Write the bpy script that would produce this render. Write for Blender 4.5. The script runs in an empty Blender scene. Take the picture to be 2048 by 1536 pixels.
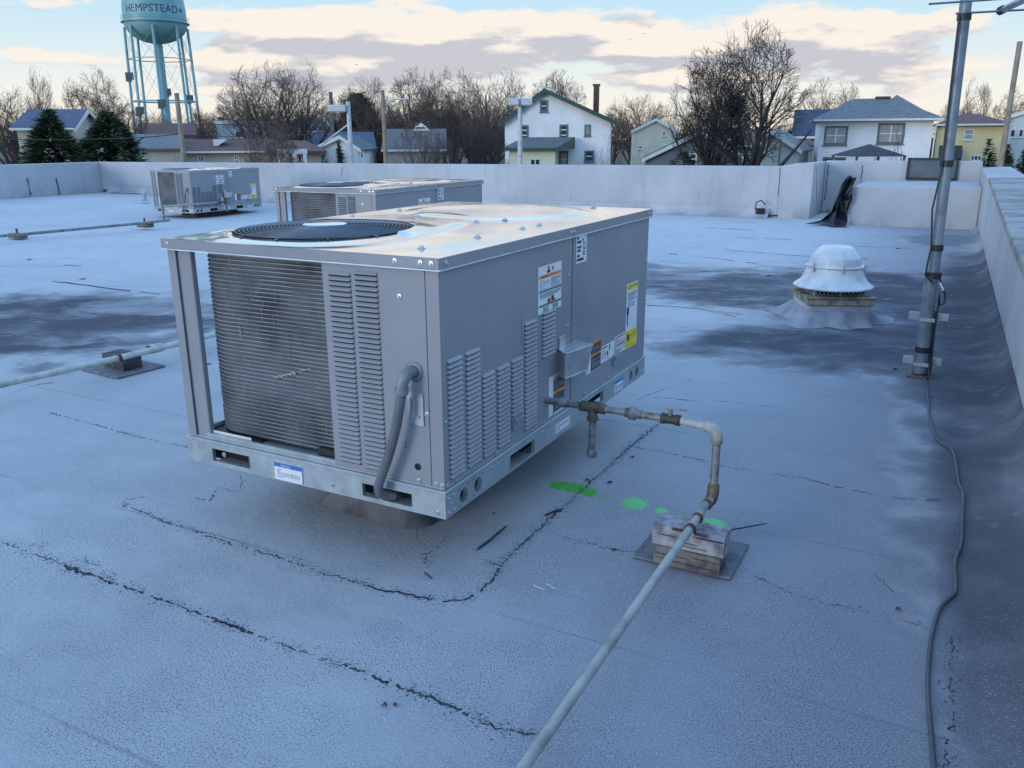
import bpy, math, random
from mathutils import Vector, Matrix
random.seed(7)
sc = bpy.context.scene
COL = sc.collection
R = math.radians
# ------------------------------------------------------------------ camera model
F, PITCH, ROLL, HC = 1662.86, .2888, -.0043, 1.406
def ray(px, py):
    r = (px-1024)/F; v = -(py-768)/F
    cp, sp, cr, sr = math.cos(PITCH), math.sin(PITCH), math.cos(ROLL), math.sin(ROLL)
    x = cr*r-sr*v; u = sr*r+cr*v
    return Vector((x, cp+sp*u, -sp+cp*u))
CAM = Vector((0, 0, HC))
def G(px, py, z=0.0):
    d = ray(px, py); return CAM+d*((z-HC)/d.z)
def D(px, py, y):
    d = ray(px, py); return CAM+d*(y/d.y)
TH = -.4735
E1 = Vector((math.cos(TH), math.sin(TH), 0)); E2 = Vector((-math.sin(TH), math.cos(TH), 0))
def BU(u, v, z=0.0): return E1*u+E2*v+Vector((0, 0, z))
def uv(p): return p.dot(E1), p.dot(E2)
def sm(a, b, x):
    t = min(1, max(0, (x-a)/(b-a))); return t*t*(3-2*t)
# ------------------------------------------------------------------ tagging
def tag(o, label=None, cat=None, group=None, kind=None):
    if label: o['label'] = label
    if cat: o['category'] = cat
    if group: o['group'] = group
    if kind: o['kind'] = kind
    return o
def empty(name, loc=(0, 0, 0), rz=0, label=None, cat=None, group=None):
    o = bpy.data.objects.new(name, None); COL.objects.link(o)
    o.location = loc; o.rotation_euler = (0, 0, rz); o.empty_display_size = .2
    return tag(o, label, cat, group)
def copy_tree(o, parent=None):
    c = o.copy(); COL.objects.link(c); c.parent = parent
    for ch in list(o.children): copy_tree(ch, c)
    return c
# ------------------------------------------------------------------ mesh builder
class MB:
    def __init__(s): s.v = []; s.f = []; s.m = []; s.sm = []
    def add(s, vs, fs, mi=0, smooth=False):
        n = len(s.v); s.v += [tuple(p) for p in vs]
        for f in fs: s.f.append([i+n for i in f]); s.m.append(mi); s.sm.append(smooth)
    def box(s, lo, hi, mi=0, M=None):
        x0, y0, z0 = lo; x1, y1, z1 = hi
        vs = [Vector(p) for p in ((x0,y0,z0),(x1,y0,z0),(x1,y1,z0),(x0,y1,z0),(x0,y0,z1),(x1,y0,z1),(x1,y1,z1),(x0,y1,z1))]
        if M: vs = [M @ p for p in vs]
        s.add(vs, [(0,3,2,1),(4,5,6,7),(0,1,5,4),(1,2,6,5),(2,3,7,6),(3,0,4,7)], mi)
    def quad(s, a, b, c, d, mi=0): s.add([a, b, c, d], [(0, 1, 2, 3)], mi)
    def prism(s, poly, ext, mi=0):          # poly list of Vectors, ext Vector
        n = len(poly); vs = list(poly)+[p+ext for p in poly]
        fs = [tuple(range(n))[::-1], tuple(range(n, 2*n))]+[(i, (i+1) % n, (i+1) % n+n, i+n) for i in range(n)]
        s.add(vs, fs, mi)
    def tube(s, pts, rad, seg=10, mi=0, cap=True, smooth=True):
        pts = [Vector(p) for p in pts]; n = len(pts)
        if not hasattr(rad, '__len__'): rad = [rad]*n
        t0 = (pts[1]-pts[0]).normalized()
        up = Vector((0, 0, 1)) if abs(t0.z) < .9 else Vector((1, 0, 0))
        a = t0.cross(up).normalized(); vs = []; fs = []
        for i, p in enumerate(pts):
            if i == 0: t = t0
            elif i == n-1: t = (pts[i]-pts[i-1]).normalized()
            else: t = ((pts[i]-pts[i-1]).normalized()+(pts[i+1]-pts[i]).normalized()).normalized()
            a = (a-t*a.dot(t))
            a = a.normalized() if a.length > 1e-6 else t.orthogonal().normalized()
            b = t.cross(a)
            for k in range(seg):
                g = 2*math.pi*k/seg; vs.append(p+(a*math.cos(g)+b*math.sin(g))*rad[i])
        for i in range(n-1):
            for k in range(seg):
                k2 = (k+1) % seg; fs.append((i*seg+k, i*seg+k2, (i+1)*seg+k2, (i+1)*seg+k))
        s.add(vs, fs, mi, smooth)
        if cap:
            s.add(vs[:seg], [tuple(range(seg))[::-1]], mi); s.add(vs[-seg:], [tuple(range(seg))], mi)
    def lathe(s, prof, c=(0, 0, 0), seg=32, mi=0, smooth=True, M=None, squ=None):
        vs = []; fs = []; n = len(prof)
        for i in range(seg):
            g = 2*math.pi*i/seg
            for r, z in prof:
                p = Vector((r*math.cos(g), r*math.sin(g), z))
                if M: p = M @ p
                vs.append(p+Vector(c))
        for i in range(seg):
            j = (i+1) % seg
            for k in range(n-1): fs.append((i*n+k, j*n+k, j*n+k+1, i*n+k+1))
        s.add(vs, fs, mi, smooth)
    def text(s, txt, size, fn, mi=0):       # fn maps (x, y) in the text plane to a 3D point
        vs, fs = text_data(txt)
        s.add([fn(x*size, y*size) for x, y in vs], fs, mi)
    def build(s, name, mats, parent=None, bevel=0, seg=2):
        me = bpy.data.meshes.new(name); me.from_pydata(s.v, [], s.f); 
        if not isinstance(mats, (list, tuple)): mats = [mats]
        for m in mats: me.materials.append(m)
        me.polygons.foreach_set('material_index', s.m); me.polygons.foreach_set('use_smooth', s.sm)
        me.update()
        o = bpy.data.objects.new(name, me); COL.objects.link(o); o.parent = parent
        if bevel:
            b = o.modifiers.new('bevel', 'BEVEL'); b.width = bevel; b.segments = seg; b.limit_method = 'ANGLE'; b.angle_limit = R(40)
        return o
_tc = {}
def text_data(txt):
    if txt not in _tc:
        cu = bpy.data.curves.new('lettering', 'FONT'); cu.body = txt; cu.size = 1; cu.resolution_u = 2
        ob = bpy.data.objects.new('lettering', cu); COL.objects.link(ob)
        dg = bpy.context.evaluated_depsgraph_get(); dg.update()
        me = ob.evaluated_get(dg).to_mesh()
        _tc[txt] = ([(v.co.x, v.co.y) for v in me.vertices], [tuple(p.vertices) for p in me.polygons])
        ob.evaluated_get(dg).to_mesh_clear()
        bpy.data.objects.remove(ob); bpy.data.curves.remove(cu)
    return _tc[txt]
# ------------------------------------------------------------------ node expressions
class NX:
    nt = None
    def __init__(s, sock): s.s = sock
    @staticmethod
    def mth(op, *a, clamp=False):
        n = NX.nt.nodes.new('ShaderNodeMath'); n.operation = op; n.use_clamp = clamp
        for i, x in enumerate(a):
            if isinstance(x, NX): NX.nt.links.new(x.s, n.inputs[i])
            else: n.inputs[i].default_value = x
        return NX(n.outputs[0])
    def __add__(a, b): return NX.mth('ADD', a, b)
    __radd__ = __add__
    def __sub__(a, b): return NX.mth('SUBTRACT', a, b)
    def __rsub__(a, b): return NX.mth('SUBTRACT', b, a)
    def __mul__(a, b): return NX.mth('MULTIPLY', a, b)
    __rmul__ = __mul__
    def __truediv__(a, b): return NX.mth('DIVIDE', a, b)
    def max(a, b): return NX.mth('MAXIMUM', a, b)
    def min(a, b): return NX.mth('MINIMUM', a, b)
    def smooth(a, lo, hi, o0=0., o1=1.):
        n = NX.nt.nodes.new('ShaderNodeMapRange'); n.interpolation_type = 'SMOOTHSTEP'
        NX.nt.links.new(a.s, n.inputs[0])
        for i, x in enumerate((lo, hi, o0, o1)): n.inputs[i+1].default_value = x
        return NX(n.outputs[0])
def noise(vec, scale, detail=4, rough=.55, dist=0., out=0):
    n = NX.nt.nodes.new('ShaderNodeTexNoise'); n.inputs['Scale'].default_value = scale
    n.inputs['Detail'].default_value = detail; n.inputs['Roughness'].default_value = rough; n.inputs['Distortion'].default_value = dist
    if vec is not None: NX.nt.links.new(vec.s, n.inputs['Vector'])
    return NX(n.outputs[out])
def comb(x, y, z):
    n = NX.nt.nodes.new('ShaderNodeCombineXYZ')
    for i, a in enumerate((x, y, z)):
        if isinstance(a, NX): NX.nt.links.new(a.s, n.inputs[i])
        else: n.inputs[i].default_value = a
    return NX(n.outputs[0])
def sep(v):
    n = NX.nt.nodes.new('ShaderNodeSeparateXYZ'); NX.nt.links.new(v.s, n.inputs[0]); return [NX(n.outputs[i]) for i in range(3)]
def mixc(fac, a, b, mode='MIX'):
    n = NX.nt.nodes.new('ShaderNodeMix'); n.data_type = 'RGBA'; n.blend_type = mode; n.clamp_factor = True
    for sock, x in ((n.inputs[0], fac), (n.inputs[6], a), (n.inputs[7], b)):
        if isinstance(x, NX): NX.nt.links.new(x.s, sock)
        elif isinstance(x, (tuple, list)): sock.default_value = (*x, 1)
        else: sock.default_value = x
    return NX(n.outputs[2])
def objvec():
    n = NX.nt.nodes.new('ShaderNodeTexCoord'); return NX(n.outputs['Object'])
def newmat(name):
    m = bpy.data.materials.new(name); m.use_nodes = True; NX.nt = m.node_tree
    return m, m.node_tree.nodes['Principled BSDF']
def put(bs, key, x):
    if isinstance(x, NX): NX.nt.links.new(x.s, bs.inputs[key])
    elif isinstance(x, (tuple, list)): bs.inputs[key].default_value = (*x, 1)
    else: bs.inputs[key].default_value = x
def bump(bs, h, strength=.3, dist=.01):
    n = NX.nt.nodes.new('ShaderNodeBump'); n.inputs['Strength'].default_value = strength; n.inputs['Distance'].default_value = dist
    NX.nt.links.new(h.s, n.inputs['Height']); NX.nt.links.new(n.outputs[0], bs.inputs['Normal'])
MATS = {}
def mat(name, col, rough=.6, metal=0., var=.12, scale=6., bmp=0., bscale=60., spec=.5, col2=None):
    if name in MATS: return MATS[name]
    m, b = newmat(name); v = objvec()
    n = noise(v, scale, 5, .6)
    c2 = col2 or tuple(c*(1-2.2*var) for c in col)
    put(b, 'Base Color', mixc(n.smooth(.35, .75), tuple(min(1, c*(1+var*.6)) for c in col), c2))
    put(b, 'Roughness', noise(v, scale*2.3, 3).smooth(.3, .7, max(.05, rough-.08), min(1, rough+.1)))
    put(b, 'Metallic', metal); b.inputs['Specular IOR Level'].default_value = spec
    if bmp: bump(b, noise(v, bscale, 4), bmp, .01)
    MATS[name] = m; return m
# ================================================================== MATERIALS
def roof_material(light=False):
    m, b = newmat('roof coating'+(' fresh' if light else ''))
    P = objvec(); x, y, z = sep(P)
    c, s = math.cos(TH), math.sin(TH)
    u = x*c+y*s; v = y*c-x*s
    # warped coordinates give every stain a ragged outline
    w1 = noise(P, 1.1, 5, .6)-.5; w2 = noise(P, 4.5, 4, .6)-.5
    st = noise(comb(u*.8, v*3.2, z), 1.0, 6, .62)        # long streaks along the drainage direction
    st2 = noise(comb(x*.95, y*1.45, 3.), 1.5, 7, .66, .3)
    def blob(px, py, ru, rv, k=.9, ax=0):
        p = G(px, py); a, bb = uv(p)
        if ax: dx = (x-p.x)/ru; dy = (y-p.y)/rv
        else: dx = (u-a)/ru; dy = (v-bb)/rv
        return 1.0-NX.mth('SQRT', dx*dx+dy*dy)+w1*k+(st2-.5)*k*1.3
    dark = None
    # ponding stains: left of the big unit, behind it to the right, round the fan, along the gutter
    for (px, py, ru, rv, amp, k, ax) in ((-60, 655, 2.2, 1.45, 1.0, 1.1, 1), (190, 620, 2.0, .9, .62, 1.2, 1), (330, 640, .7, 1.0, .3, 1.2, 1),
            (1330, 560, 1.9, 1.3, .72, 1.3, 1), (1540, 575, 1.7, 1.6, .95, 1.1, 1), (1700, 690, 1.6, .75, 1.0, .9, 1), (1800, 580, 1.0, 1.6, 1.0, 1.0, 1),
            (1905, 640, .55, 1.6, .9, .9, 0), (1960, 640, .55, 5.2, 1.0, .5, 0), (1990, 1120, .2, 1.0, .85, .5, 0), (1900, 480, .8, 1.0, .45, 1., 0), (1940, 900, .22, 1.3, .9, .5, 0),(2060,1330,.25,1.2,.7,.6,0)):
        t = blob(px, py, ru, rv, k, ax).smooth(-.16, .55, 0, amp)
        dark = t if dark is None else dark.max(t)
    streak = st.smooth(.42, .68)
    dark = dark*(noise(P, 2.2, 5, .6).smooth(.25, .55, .70, 1.0))*st2.smooth(.34, .54, .68, 1.)
    broad = noise(P, .55, 4, .55)
    # granules
    g1 = noise(P, 185, 2, .8)
    gran = g1.smooth(.52, .61)*(noise(P, 1.9, 5, .6).smooth(.36, .60, .30, 1.))
    near = y.smooth(4.6, 2.6)*x.smooth(2.0, .6, .25, 1)        # worn coating with the granules showing through
    gran = gran*near*z.smooth(.2, .02, .6, 1)
    base = (.43, .43, .445)
    col = mixc(broad.smooth(.3, .7), (.50, .52, .525), (.40, .42, .435))
    col = mixc(streak*.22, col, (.30, .31, .34))
    col = mixc(y.smooth(5.5, 11, 0, .62), col, (.60, .62, .63))        # whiter coating further back
    col = mixc(u.smooth(-1.9, .0, 0, .66), col, (.20, .215, .265))        # darker towards the right wall
    col = mixc(w2.smooth(-.08, .2, 0, .10), col, (.22, .22, .25))
    # thin smears running with the slope, strongest far away
    sm_ = noise(comb(x*.55, y*2.6, 9.), 1.3, 6, .66, .2).smooth(.56, .70)*y.smooth(4, 7)*u.smooth(-.4, -1.2)
    col = mixc(sm_*.38, col, (.27, .28, .32))
    col = mixc(dark*.96, col, (.075, .08, .10))
    ring = dark.smooth(.04, .14)*dark.smooth(.42, .2)
    col = mixc(ring*.30*noise(P, 3.3, 4).smooth(.4, .6), col, (.56, .58, .60))
    # lap seams of the sheets
    lu = NX.mth('ABSOLUTE', NX.mth('FRACT', (v+w2*.02)/.93+.37)-.5)
    lap = lu.smooth(.010, .003)*noise(P, 1.4, 4).smooth(.42, .62)
    col = mixc(lap*.45, col, (.17, .18, .21))
    # pale dried salts inside the stains
    pale = (noise(comb(x*1., y*1.7, 5.), 2.8, 6, .72, .3).smooth(.58, .74))*dark
    col = mixc(pale*.55, col, (.48, .49, .52))
    col = mixc(gran*.85, col, (.075, .085, .11))
    col = mixc(noise(P, 190, 2, .7).smooth(.58, .66)*near*.6, col, (.66, .66, .68))
    # green marking paint
    green = None; gtone = None
    for (px, py, rx, ry, rot) in ((1120, 971, .052, .050, .1), (1146, 975, .052, .058, .1), (1178, 984, .040, .055, 0), (1268, 1007, .060, .064, 0), (1323, 1021, .028, .032, 0), (1360, 1033, .014, .012, 0), (1424, 1048, .060, .055, -.1), (1212, 992, .022, .03, 0)):
        p = G(px, py); dx = (x-p.x)/rx; dy = (y-p.y)/ry
        t = (1.0-NX.mth('SQRT', dx*dx+dy*dy)+(noise(P, 48, 5, .75)-.5)*1.5).smooth(-.05, .35, 0, .45 if rx < .026 else 1)
        green = t if green is None else green.max(t)
    gcol = mixc(x.smooth(.34, .52), (.08, .42, .05), (.22, .68, .28))
    gcol = mixc(noise(P, 60, 3).smooth(.4, .7, 0, .35), gcol, (.12, .6, .08))
    col = mixc(green*(1.0-gran*.6)*noise(P, 90, 3, .7).smooth(.25, .45, .55, 1.), col, gcol)
    if light: col = mixc(.45, col, (.62, .63, .66))
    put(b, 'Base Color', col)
    put(b, 'Roughness', .88)
    b.inputs['Specular IOR Level'].default_value = .12
    bump(b, noise(P, 130, 3, .7)*.6+noise(P, 9, 5, .6)*2.2+noise(P, 28, 4, .6)*.8, .42, .006)
    return m
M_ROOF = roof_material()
M_WALL = None
def wall_material():
    m, b = newmat('painted parapet coating'); P = objvec(); x, y, z = sep(P)
    c, s = math.cos(TH), math.sin(TH); u = x*c+y*s; v = y*c-x*s
    st = noise(comb(u*5, v*5, z*.5), 1.2, 5, .6)
    col = mixc(noise(P, .8, 4).smooth(.3, .7), (.48, .495, .51), (.39, .405, .42))
    col = mixc(st.smooth(.50, .72)*.35, col, (.30, .31, .325))
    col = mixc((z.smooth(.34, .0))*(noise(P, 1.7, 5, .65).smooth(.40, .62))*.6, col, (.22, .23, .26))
    put(b, 'Base Color', col); put(b, 'Roughness', .8)
    bump(b, noise(P, 14, 5, .6)+noise(P, 2.2, 3)*2, .5, .012); return m
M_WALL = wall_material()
M_COPING = mat('weathered metal coping', (.29, .29, .285), .6, .2, .2, 2.6, .3, 8, col2=(.13, .125, .12))
M_PANEL = mat('grey-mauve enamel panel', (.262, .272, .292), .40, 0, .06, 1.6, .14, 2.4)
M_PANELD = mat('panel seam and louver shade', (.03, .03, .035), .8)  # dark panel joints, and the shade painted under the louver lips
M_GALV = mat('galvanised steel', (.42, .47, .48), .42, .55, .07, 9, .03, 40)
M_GALVB = mat('bright zinc', (.50, .53, .55), .34, .7, .04, 9)
M_DARK = mat('dark cavity', (.012, .012, .014), .9)
M_BLACK = mat('black plastic', (.02, .02, .022), .5)
M_COIL = mat('dusty coil fins', (.13, .14, .15), .6, .3, .25, 5, .2, 300, col2=(.05, .053, .06))
M_COILL = mat('bright fin edge', (.29, .30, .31), .5, .3, .3, 9, col2=(.13, .14, .15))  # ridge highlight put into the colour; bent fins share it
M_STICK = mat('white label', (.72, .74, .75), .5, 0, .03)
M_INK = mat('label ink', (.05, .055, .07), .6)
M_INKG = mat('label small print', (.33, .36, .40), .6)
M_BLUE = mat('label blue', (.02, .17, .50), .5)
M_ORANGE = mat('label orange', (.75, .27, .03), .5)
M_RED = mat('label red', (.55, .06, .05), .5)
M_GREEN = mat('label green', (.03, .22, .17), .5)
M_YEL = mat('label yellow', (.82, .62, .02), .5)
M_PVC = mat('grey conduit', (.20, .22, .23), .5, 0, .08, 20)
M_PIPE = mat('painted gas pipe', (.40, .41, .37), .55, 0, .12, 9, .3, 70, col2=(.22, .215, .19))
M_PIPED = mat('weathered gas pipe', (.24, .255, .26), .5, .3, .25, 30, .25, 90, col2=(.10, .085, .06))
M_PIPER = mat('rusty iron fitting', (.14, .12, .085), .6, .3, .3, 40, .3, 90, col2=(.06, .035, .02))
M_WOOD = mat('weathered timber', (.19, .17, .155), .85, 0, .3, 14, .5, 40, col2=(.06, .052, .047))
M_WOODG = mat('grey timber painted over', (.34, .34, .36), .85, 0, .25, 16, .6, 40, col2=(.11, .10, .10))
M_MATT = mat('tar pad', (.17, .175, .20), .9, 0, .2, 12, .5, 60)
M_TAR = mat('tar seam', (.045, .05, .065), .85, 0, .2, 30)
M_STRAP = mat('rusty pipe strap', (.10, .045, .04), .7, .2)
M_FANW = mat('spun aluminium painted white', (.66, .69, .70), .42, .1, .12, 7)
M_MESHW = mat('galvanised bird mesh', (.42, .43, .42), .5, .5, .2, 30)
M_RUSTB = mat('rusty curb cap', (.30, .27, .20), .8, 0, .35, 18, .3, 50, col2=(.10, .075, .045))
def lid_material():
    m, b = newmat('polished lid metal'); P = objvec()
    put(b, 'Base Color', mixc(noise(P, 2.5, 4).smooth(.3, .7), (.90, .90, .91), (.76, .77, .79)))
    put(b, 'Metallic', .92)
    put(b, 'Roughness', noise(P, 7, 5).smooth(.3, .7, .07, .15))
    bump(b, noise(P, 1.6, 1), .22, .03)
    return m
M_LID = lid_material()
# ================================================================== ROOF
def dip(u, v): return -.15*math.exp(-(((u+13.6)/3.2)**2+((v-12.8)/3.2)**2))
def hz0(p):
    u, v = uv(p); return dip(u, v)
mb = MB(); us = [-21.0+.43*i for i in range(52)]; vs_ = [-5+.45*i for i in range(51)]
grid = [BU(u, v, dip(u, v)) for v in vs_ for u in us]
n = len(us)
mb.add(grid, [(j*n+i, j*n+i+1, (j+1)*n+i+1, (j+1)*n+i) for j in range(len(vs_)-1) for i in range(n-1)], 0, True)
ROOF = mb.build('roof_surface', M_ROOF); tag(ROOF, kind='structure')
# curbs: coated mounds that carry the units, drawn up out of the roof
UNITS = [((-.21, 2.391), -.4855, .25), ((-1.158, 7.269), -.474, .154), ((-6.312, 16.821), -.487, -.027)]
UW, UL = 1.137, 1.889
def curb(i, spread=.11, inset=.40):
    (ox, oy), th, zt = UNITS[i]; c, s = math.cos(th), math.sin(th)
    zb = hz0(Vector((ox, oy, 0))) if i == 2 else 0
    hgt = zt-.004-zb; st = .03; e = spread-inset+.08
    nx = int((UW+2*e)/st)+1; ny = int((UL+2*e)/st)+1; mb = MB(); vs = []
    for j in range(ny+1):
        for k in range(nx+1):
            x = -UW-e+(UW+2*e)*k/nx; y = -e+(UL+2*e)*j/ny
            dx = max(-UW+inset-x, x+inset, 0); dy = max(inset-y, y-(UL-inset), 0)
            d = math.hypot(dx, dy)
            h = hgt*max(0, 1-d/spread)**1.6
            wx, wy = ox+c*x-s*y, oy+s*x+c*y
            base = hz0(Vector((wx, wy, 0)))
            h *= 1+.0*d
            vs.append((wx, wy, base+h*(1 if i < 2 else (zt-.004-base)/hgt)-.012*sm(spread-.06, spread+.05, d)))
    mb.add(vs, [(j*(nx+1)+k, j*(nx+1)+k+1, (j+1)*(nx+1)+k+1, (j+1)*(nx+1)+k) for j in range(ny) for k in range(nx)], 0, True)
    o = mb.build('roof_curb', mat('shade-darkened curb coating', (.15, .155, .17), .9, 0, .3, 6, .4, 14, col2=(.06, .065, .075)), ROOF); return o  # coating darkened so the shade under the unit sits in its colour
def mound_h(p):
    (ox, oy), th, zt = UNITS[0]; c, s = math.cos(th), math.sin(th)
    dx0, dy0 = p.x-ox, p.y-oy; x = c*dx0+s*dy0; y = -s*dx0+c*dy0
    d = math.hypot(max(-UW+.28-x, x+.28, 0), max(.28-y, y-(UL-.28), 0))
    return (zt-.004)*0*d
def GS(px, py):                            # point where a sight line meets the coated surface
    z = 0.
    for _ in range(40): z = z*.6+.4*mound_h(G(px, py, z))
    return G(px, py, z)
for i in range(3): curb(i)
# cracks and tar seams
def crack(pts, w=.006, fleck=1.0, rnd=random.Random(3), jit=.007, gap=.25):
    P = [GS(*p) for p in pts]; mb = MB(); L = []; w *= .42; jit *= .62; gap = min(.42, gap*1.1)
    for a, b in zip(P, P[1:]):
        k = max(2, int((b-a).length/.011))
        for q in range(k): L.append(a.lerp(b, q/k))
    L.append(P[-1])
    L = [p+Vector((rnd.gauss(0, jit), rnd.gauss(0, jit), 0)) for p in L]
    ww = w
    for a, b in zip(L, L[1:]):
        ww = max(w*.35, min(w*2.2, ww+rnd.gauss(0, w*.45)))
        if rnd.random() < gap: continue
        t = (b-a).normalized(); nrm = Vector((-t.y, t.x, 0))*ww*.5
        za = mound_h(a)+.0012; zb = mound_h(b)+.0012
        A, Bq = Vector((a.x, a.y, za)), Vector((b.x, b.y, zb))
        mb.quad(A-nrm, Bq-nrm*.7, Bq+nrm*.7, A+nrm)
        for _ in range(int(fleck*3.2)):
            f = a.lerp(b, rnd.random())+Vector((rnd.gauss(0, .016), rnd.gauss(0, .016), 0)); r = rnd.uniform(.0008, .0032)
            z = mound_h(f)+.0014; an = rnd.uniform(0, 6)
            mb.add([(f.x+r*math.cos(an+g)*1.5, f.y+r*math.sin(an+g), z) for g in (0, 2.1, 4.2)], [(0, 1, 2)])
    mb.build('crack', M_TAR, ROOF)
crack([(-30,1070),(60,1105),(130,1130),(210,1160),(310,1195),(420,1235),(520,1275),(640,1315),(740,1350),(800,1375)], .010, 1.6)
crack([(800,1375),(880,1402),(940,1432),(985,1452),(1010,1465),(1040,1462),(1072,1470)], .013, 2)
crack([(130,1132),(150,1142),(190,1152),(215,1162)], .016, 2, gap=.05); crack([(430,1242),(470,1252),(500,1266)], .014, 1.5, gap=.1)
crack([(136,1125),(160,1118),(220,1140),(228,1152),(222,1162)], .005, 1)
crack([(60,1090),(80,1090),(78,1105)], .005, 1)
crack([(248,1003),(250,1012),(300,1030),(340,1048),(440,1080),(520,1105),(600,1130),(660,1150),(700,1163)], .007, 1.6)
crack([(246,1006),(255,999),(290,995)], .006, .5)
crack([(700,1163),(760,1180),(830,1193),(880,1202),(930,1198),(965,1180),(990,1155),(1002,1130),(1030,1100),(1065,1070),(1090,1045),(1120,1020),(1160,985),(1190,955),(1215,935),(1262,893),(1300,862),(1330,838)], .012, 2.2, gap=.08)
crack([(996,1152),(1001,1132),(985,1125),(950,1115)], .008, 2)
crack([(1090,1062),(1140,1078),(1180,1088),(1230,1100),(1275,1105)], .006, .8)
crack([(1262,893),(1320,903),(1400,920),(1430,930),(1520,945),(1600,955)], .006, .5); crack([(1600,955),(1690,978),(1750,990),(1830,1000)], .007, .3)
crack([(1480,1140),(1600,1195),(1700,1215),(1800,1238),(1862,1258)], .006, .7)
crack([(100,826),(220,858),(300,880),(375,894)], .008, .8)
crack([(450,975),(462,985),(480,980),(484,962),(478,950)], .005, .4, gap=.05); crack([(385,995),(420,1002),(430,985),(436,975)], .005, .5)
crack([(835,1085),(833,1062),(845,1042),(870,1045)], .004, .6); crack([(848,1148),(850,1110),(880,1090),(890,1078)], .004, 1.2)
crack([(1905,1275),(1900,1360),(1908,1420),(1892,1500),(1890,1540)], .006, .8)
crack([(1745,1150),(1765,1160),(1792,1188)], .004, .2, gap=.05)
crack([(1500,770),(1380,760),(1270,800)], .005, .3); crack([(1400,798),(1560,815)], .004, .2)
crack([(1255,790),(1340,797),(1400,803)], .007, .2)
def farseam(pts, w):
    P = [G(*p) for p in pts]; mb = MB(); rnd = random.Random(int(pts[0][0]))
    L = []
    for a, b in zip(P, P[1:]):
        k = max(2, int((b-a).length/.12))
        for q in range(k): L.append(a.lerp(b, q/k)+Vector((rnd.gauss(0, .008), rnd.gauss(0, .012), 0)))
    for a, b in zip(L, L[1:]):
        if rnd.random() < .18: continue
        h = w*rnd.uniform(.4, 1.2)*.5; za = hz0(a)+.004
        mb.quad((a.x, a.y-h, za), (b.x, b.y-h, za), (b.x, b.y+h, za), (a.x, a.y+h, za))
    mb.build('seam', M_TAR, ROOF)
M_SEAM2 = M_TAR
for pts, w in (([(105,562),(160,570),(240,580),(335,590)], .03), ([(1296,572),(1400,580),(1520,592)], .025), ([(1320,505),(1450,520),(1560,533)], .025),
               ([(1300,548),(1390,555)], .02), ([(1400,455),(1540,462)], .03), ([(1460,475),(1600,480)], .03), ([(1450,500),(1600,512),(1760,520)], .025),
               ([(1620,490),(1850,498)], .02), ([(0,795),(75,770),(140,760)], .01), ([(1290,610),(1400,618),(1500,640)], .015), ([(130,530),(200,535)], .02),
               ([(1720,628),(1780,632)], .012), ([(1650,505),(1700,507)], .02), ([(1855,1005),(1930,998)], .006), ([(1905,808),(1950,806)], .010)):
    farseam(pts, w)
# ================================================================== PARAPETS
def wall_uv(name, u0, u1, v0, v1, z0a, zt0, zt1, label, axis='u', m=None, cap=True):
    """wall box in building axes; top runs from zt0 (low u / low v end) to zt1"""
    mb = MB()
    if axis == 'u': tz = {(u0): zt0, (u1): zt1}; T = lambda u, v: zt0+(zt1-zt0)*(u-u0)/(u1-u0)
    else: T = lambda u, v: zt0+(zt1-zt0)*(v-v0)/(v1-v0)
    vs = [BU(u, v, z0a) for u, v in ((u0,v0),(u1,v0),(u1,v1),(u0,v1))]+[BU(u, v, T(u, v)) for u, v in ((u0,v0),(u1,v0),(u1,v1),(u0,v1))]
    mb.add(vs, [(0,3,2,1),(4,5,6,7),(0,1,5,4),(1,2,6,5),(2,3,7,6),(3,0,4,7)])
    o = mb.build(name, m or M_WALL, None, .012, 2)
    return tag(o, label, 'parapet wall')
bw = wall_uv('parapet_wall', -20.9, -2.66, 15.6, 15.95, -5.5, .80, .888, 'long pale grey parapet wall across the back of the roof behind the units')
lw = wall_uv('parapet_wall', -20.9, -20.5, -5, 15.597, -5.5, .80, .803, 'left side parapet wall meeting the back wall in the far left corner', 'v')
pier = wall_uv('parapet_pier', -2.655, -2.10, 15.56, 17.25, -5.5, .90, .945, 'paler square wall pier at the right end of the long back parapet, beside the recess'); pier['category'] = 'wall pier'
rw2 = wall_uv('recess_wall', -2.097, .49, 17.0, 17.3, -5.5, .955, .965, 'set-back parapet wall of the recess behind the raised white block'); rw2['category'] = 'parapet wall'
blk = wall_uv('raised_roof_block', -1.36, .465, 14.8, 16.7, -.3, .61, .645, 'large low coated roof block in the far right corner against the parapet'); blk['category'] = 'roof block'
rwall = wall_uv('parapet_wall', .47, .95, -5, 17.3, -5.5, .80, .83, 'right side parapet wall running from the far corner past the camera', 'v')
mb = MB()
def strip_coping(v0, v1, zi, zo, ui0, ui1, uo, th=.055):
    a = [BU(ui0, v0, zi-th), BU(uo, v0, zi-th), BU(uo, v0, zo), BU(ui0, v0, zi)]; b = [BU(ui1, v1, zi-th), BU(uo, v1, zi-th), BU(uo, v1, zo), BU(ui1, v1, zi)]
    mb.add(a+b, [(0,1,2,3),(7,6,5,4),(0,4,5,1),(1,5,6,2),(2,6,7,3),(3,7,4,0)])
for k, (va, vb) in enumerate(((-5, 2.0), (2.006, 5.2), (5.206, 8.2), (8.206, 12.4))):
    f = lambda v: .30+(.455-.30)*max(0, (v-3))/10
    strip_coping(va, vb, .885+.003*(k % 2), .905, f(va), f(vb), 1.06)
co = mb.build('coping', M_COPING, rwall, .01)
mb = MB(); strip_coping(12.42, 17.35, .855, .875, .45, .485, .93, .04); mb.build('coping', M_WALL, rwall, .008)
mb = MB()   # cant strip at the foot of the right wall
vv = [-5+.5*i for i in range(40)]
vv = [v for v in vv if v < 14.8]
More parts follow.
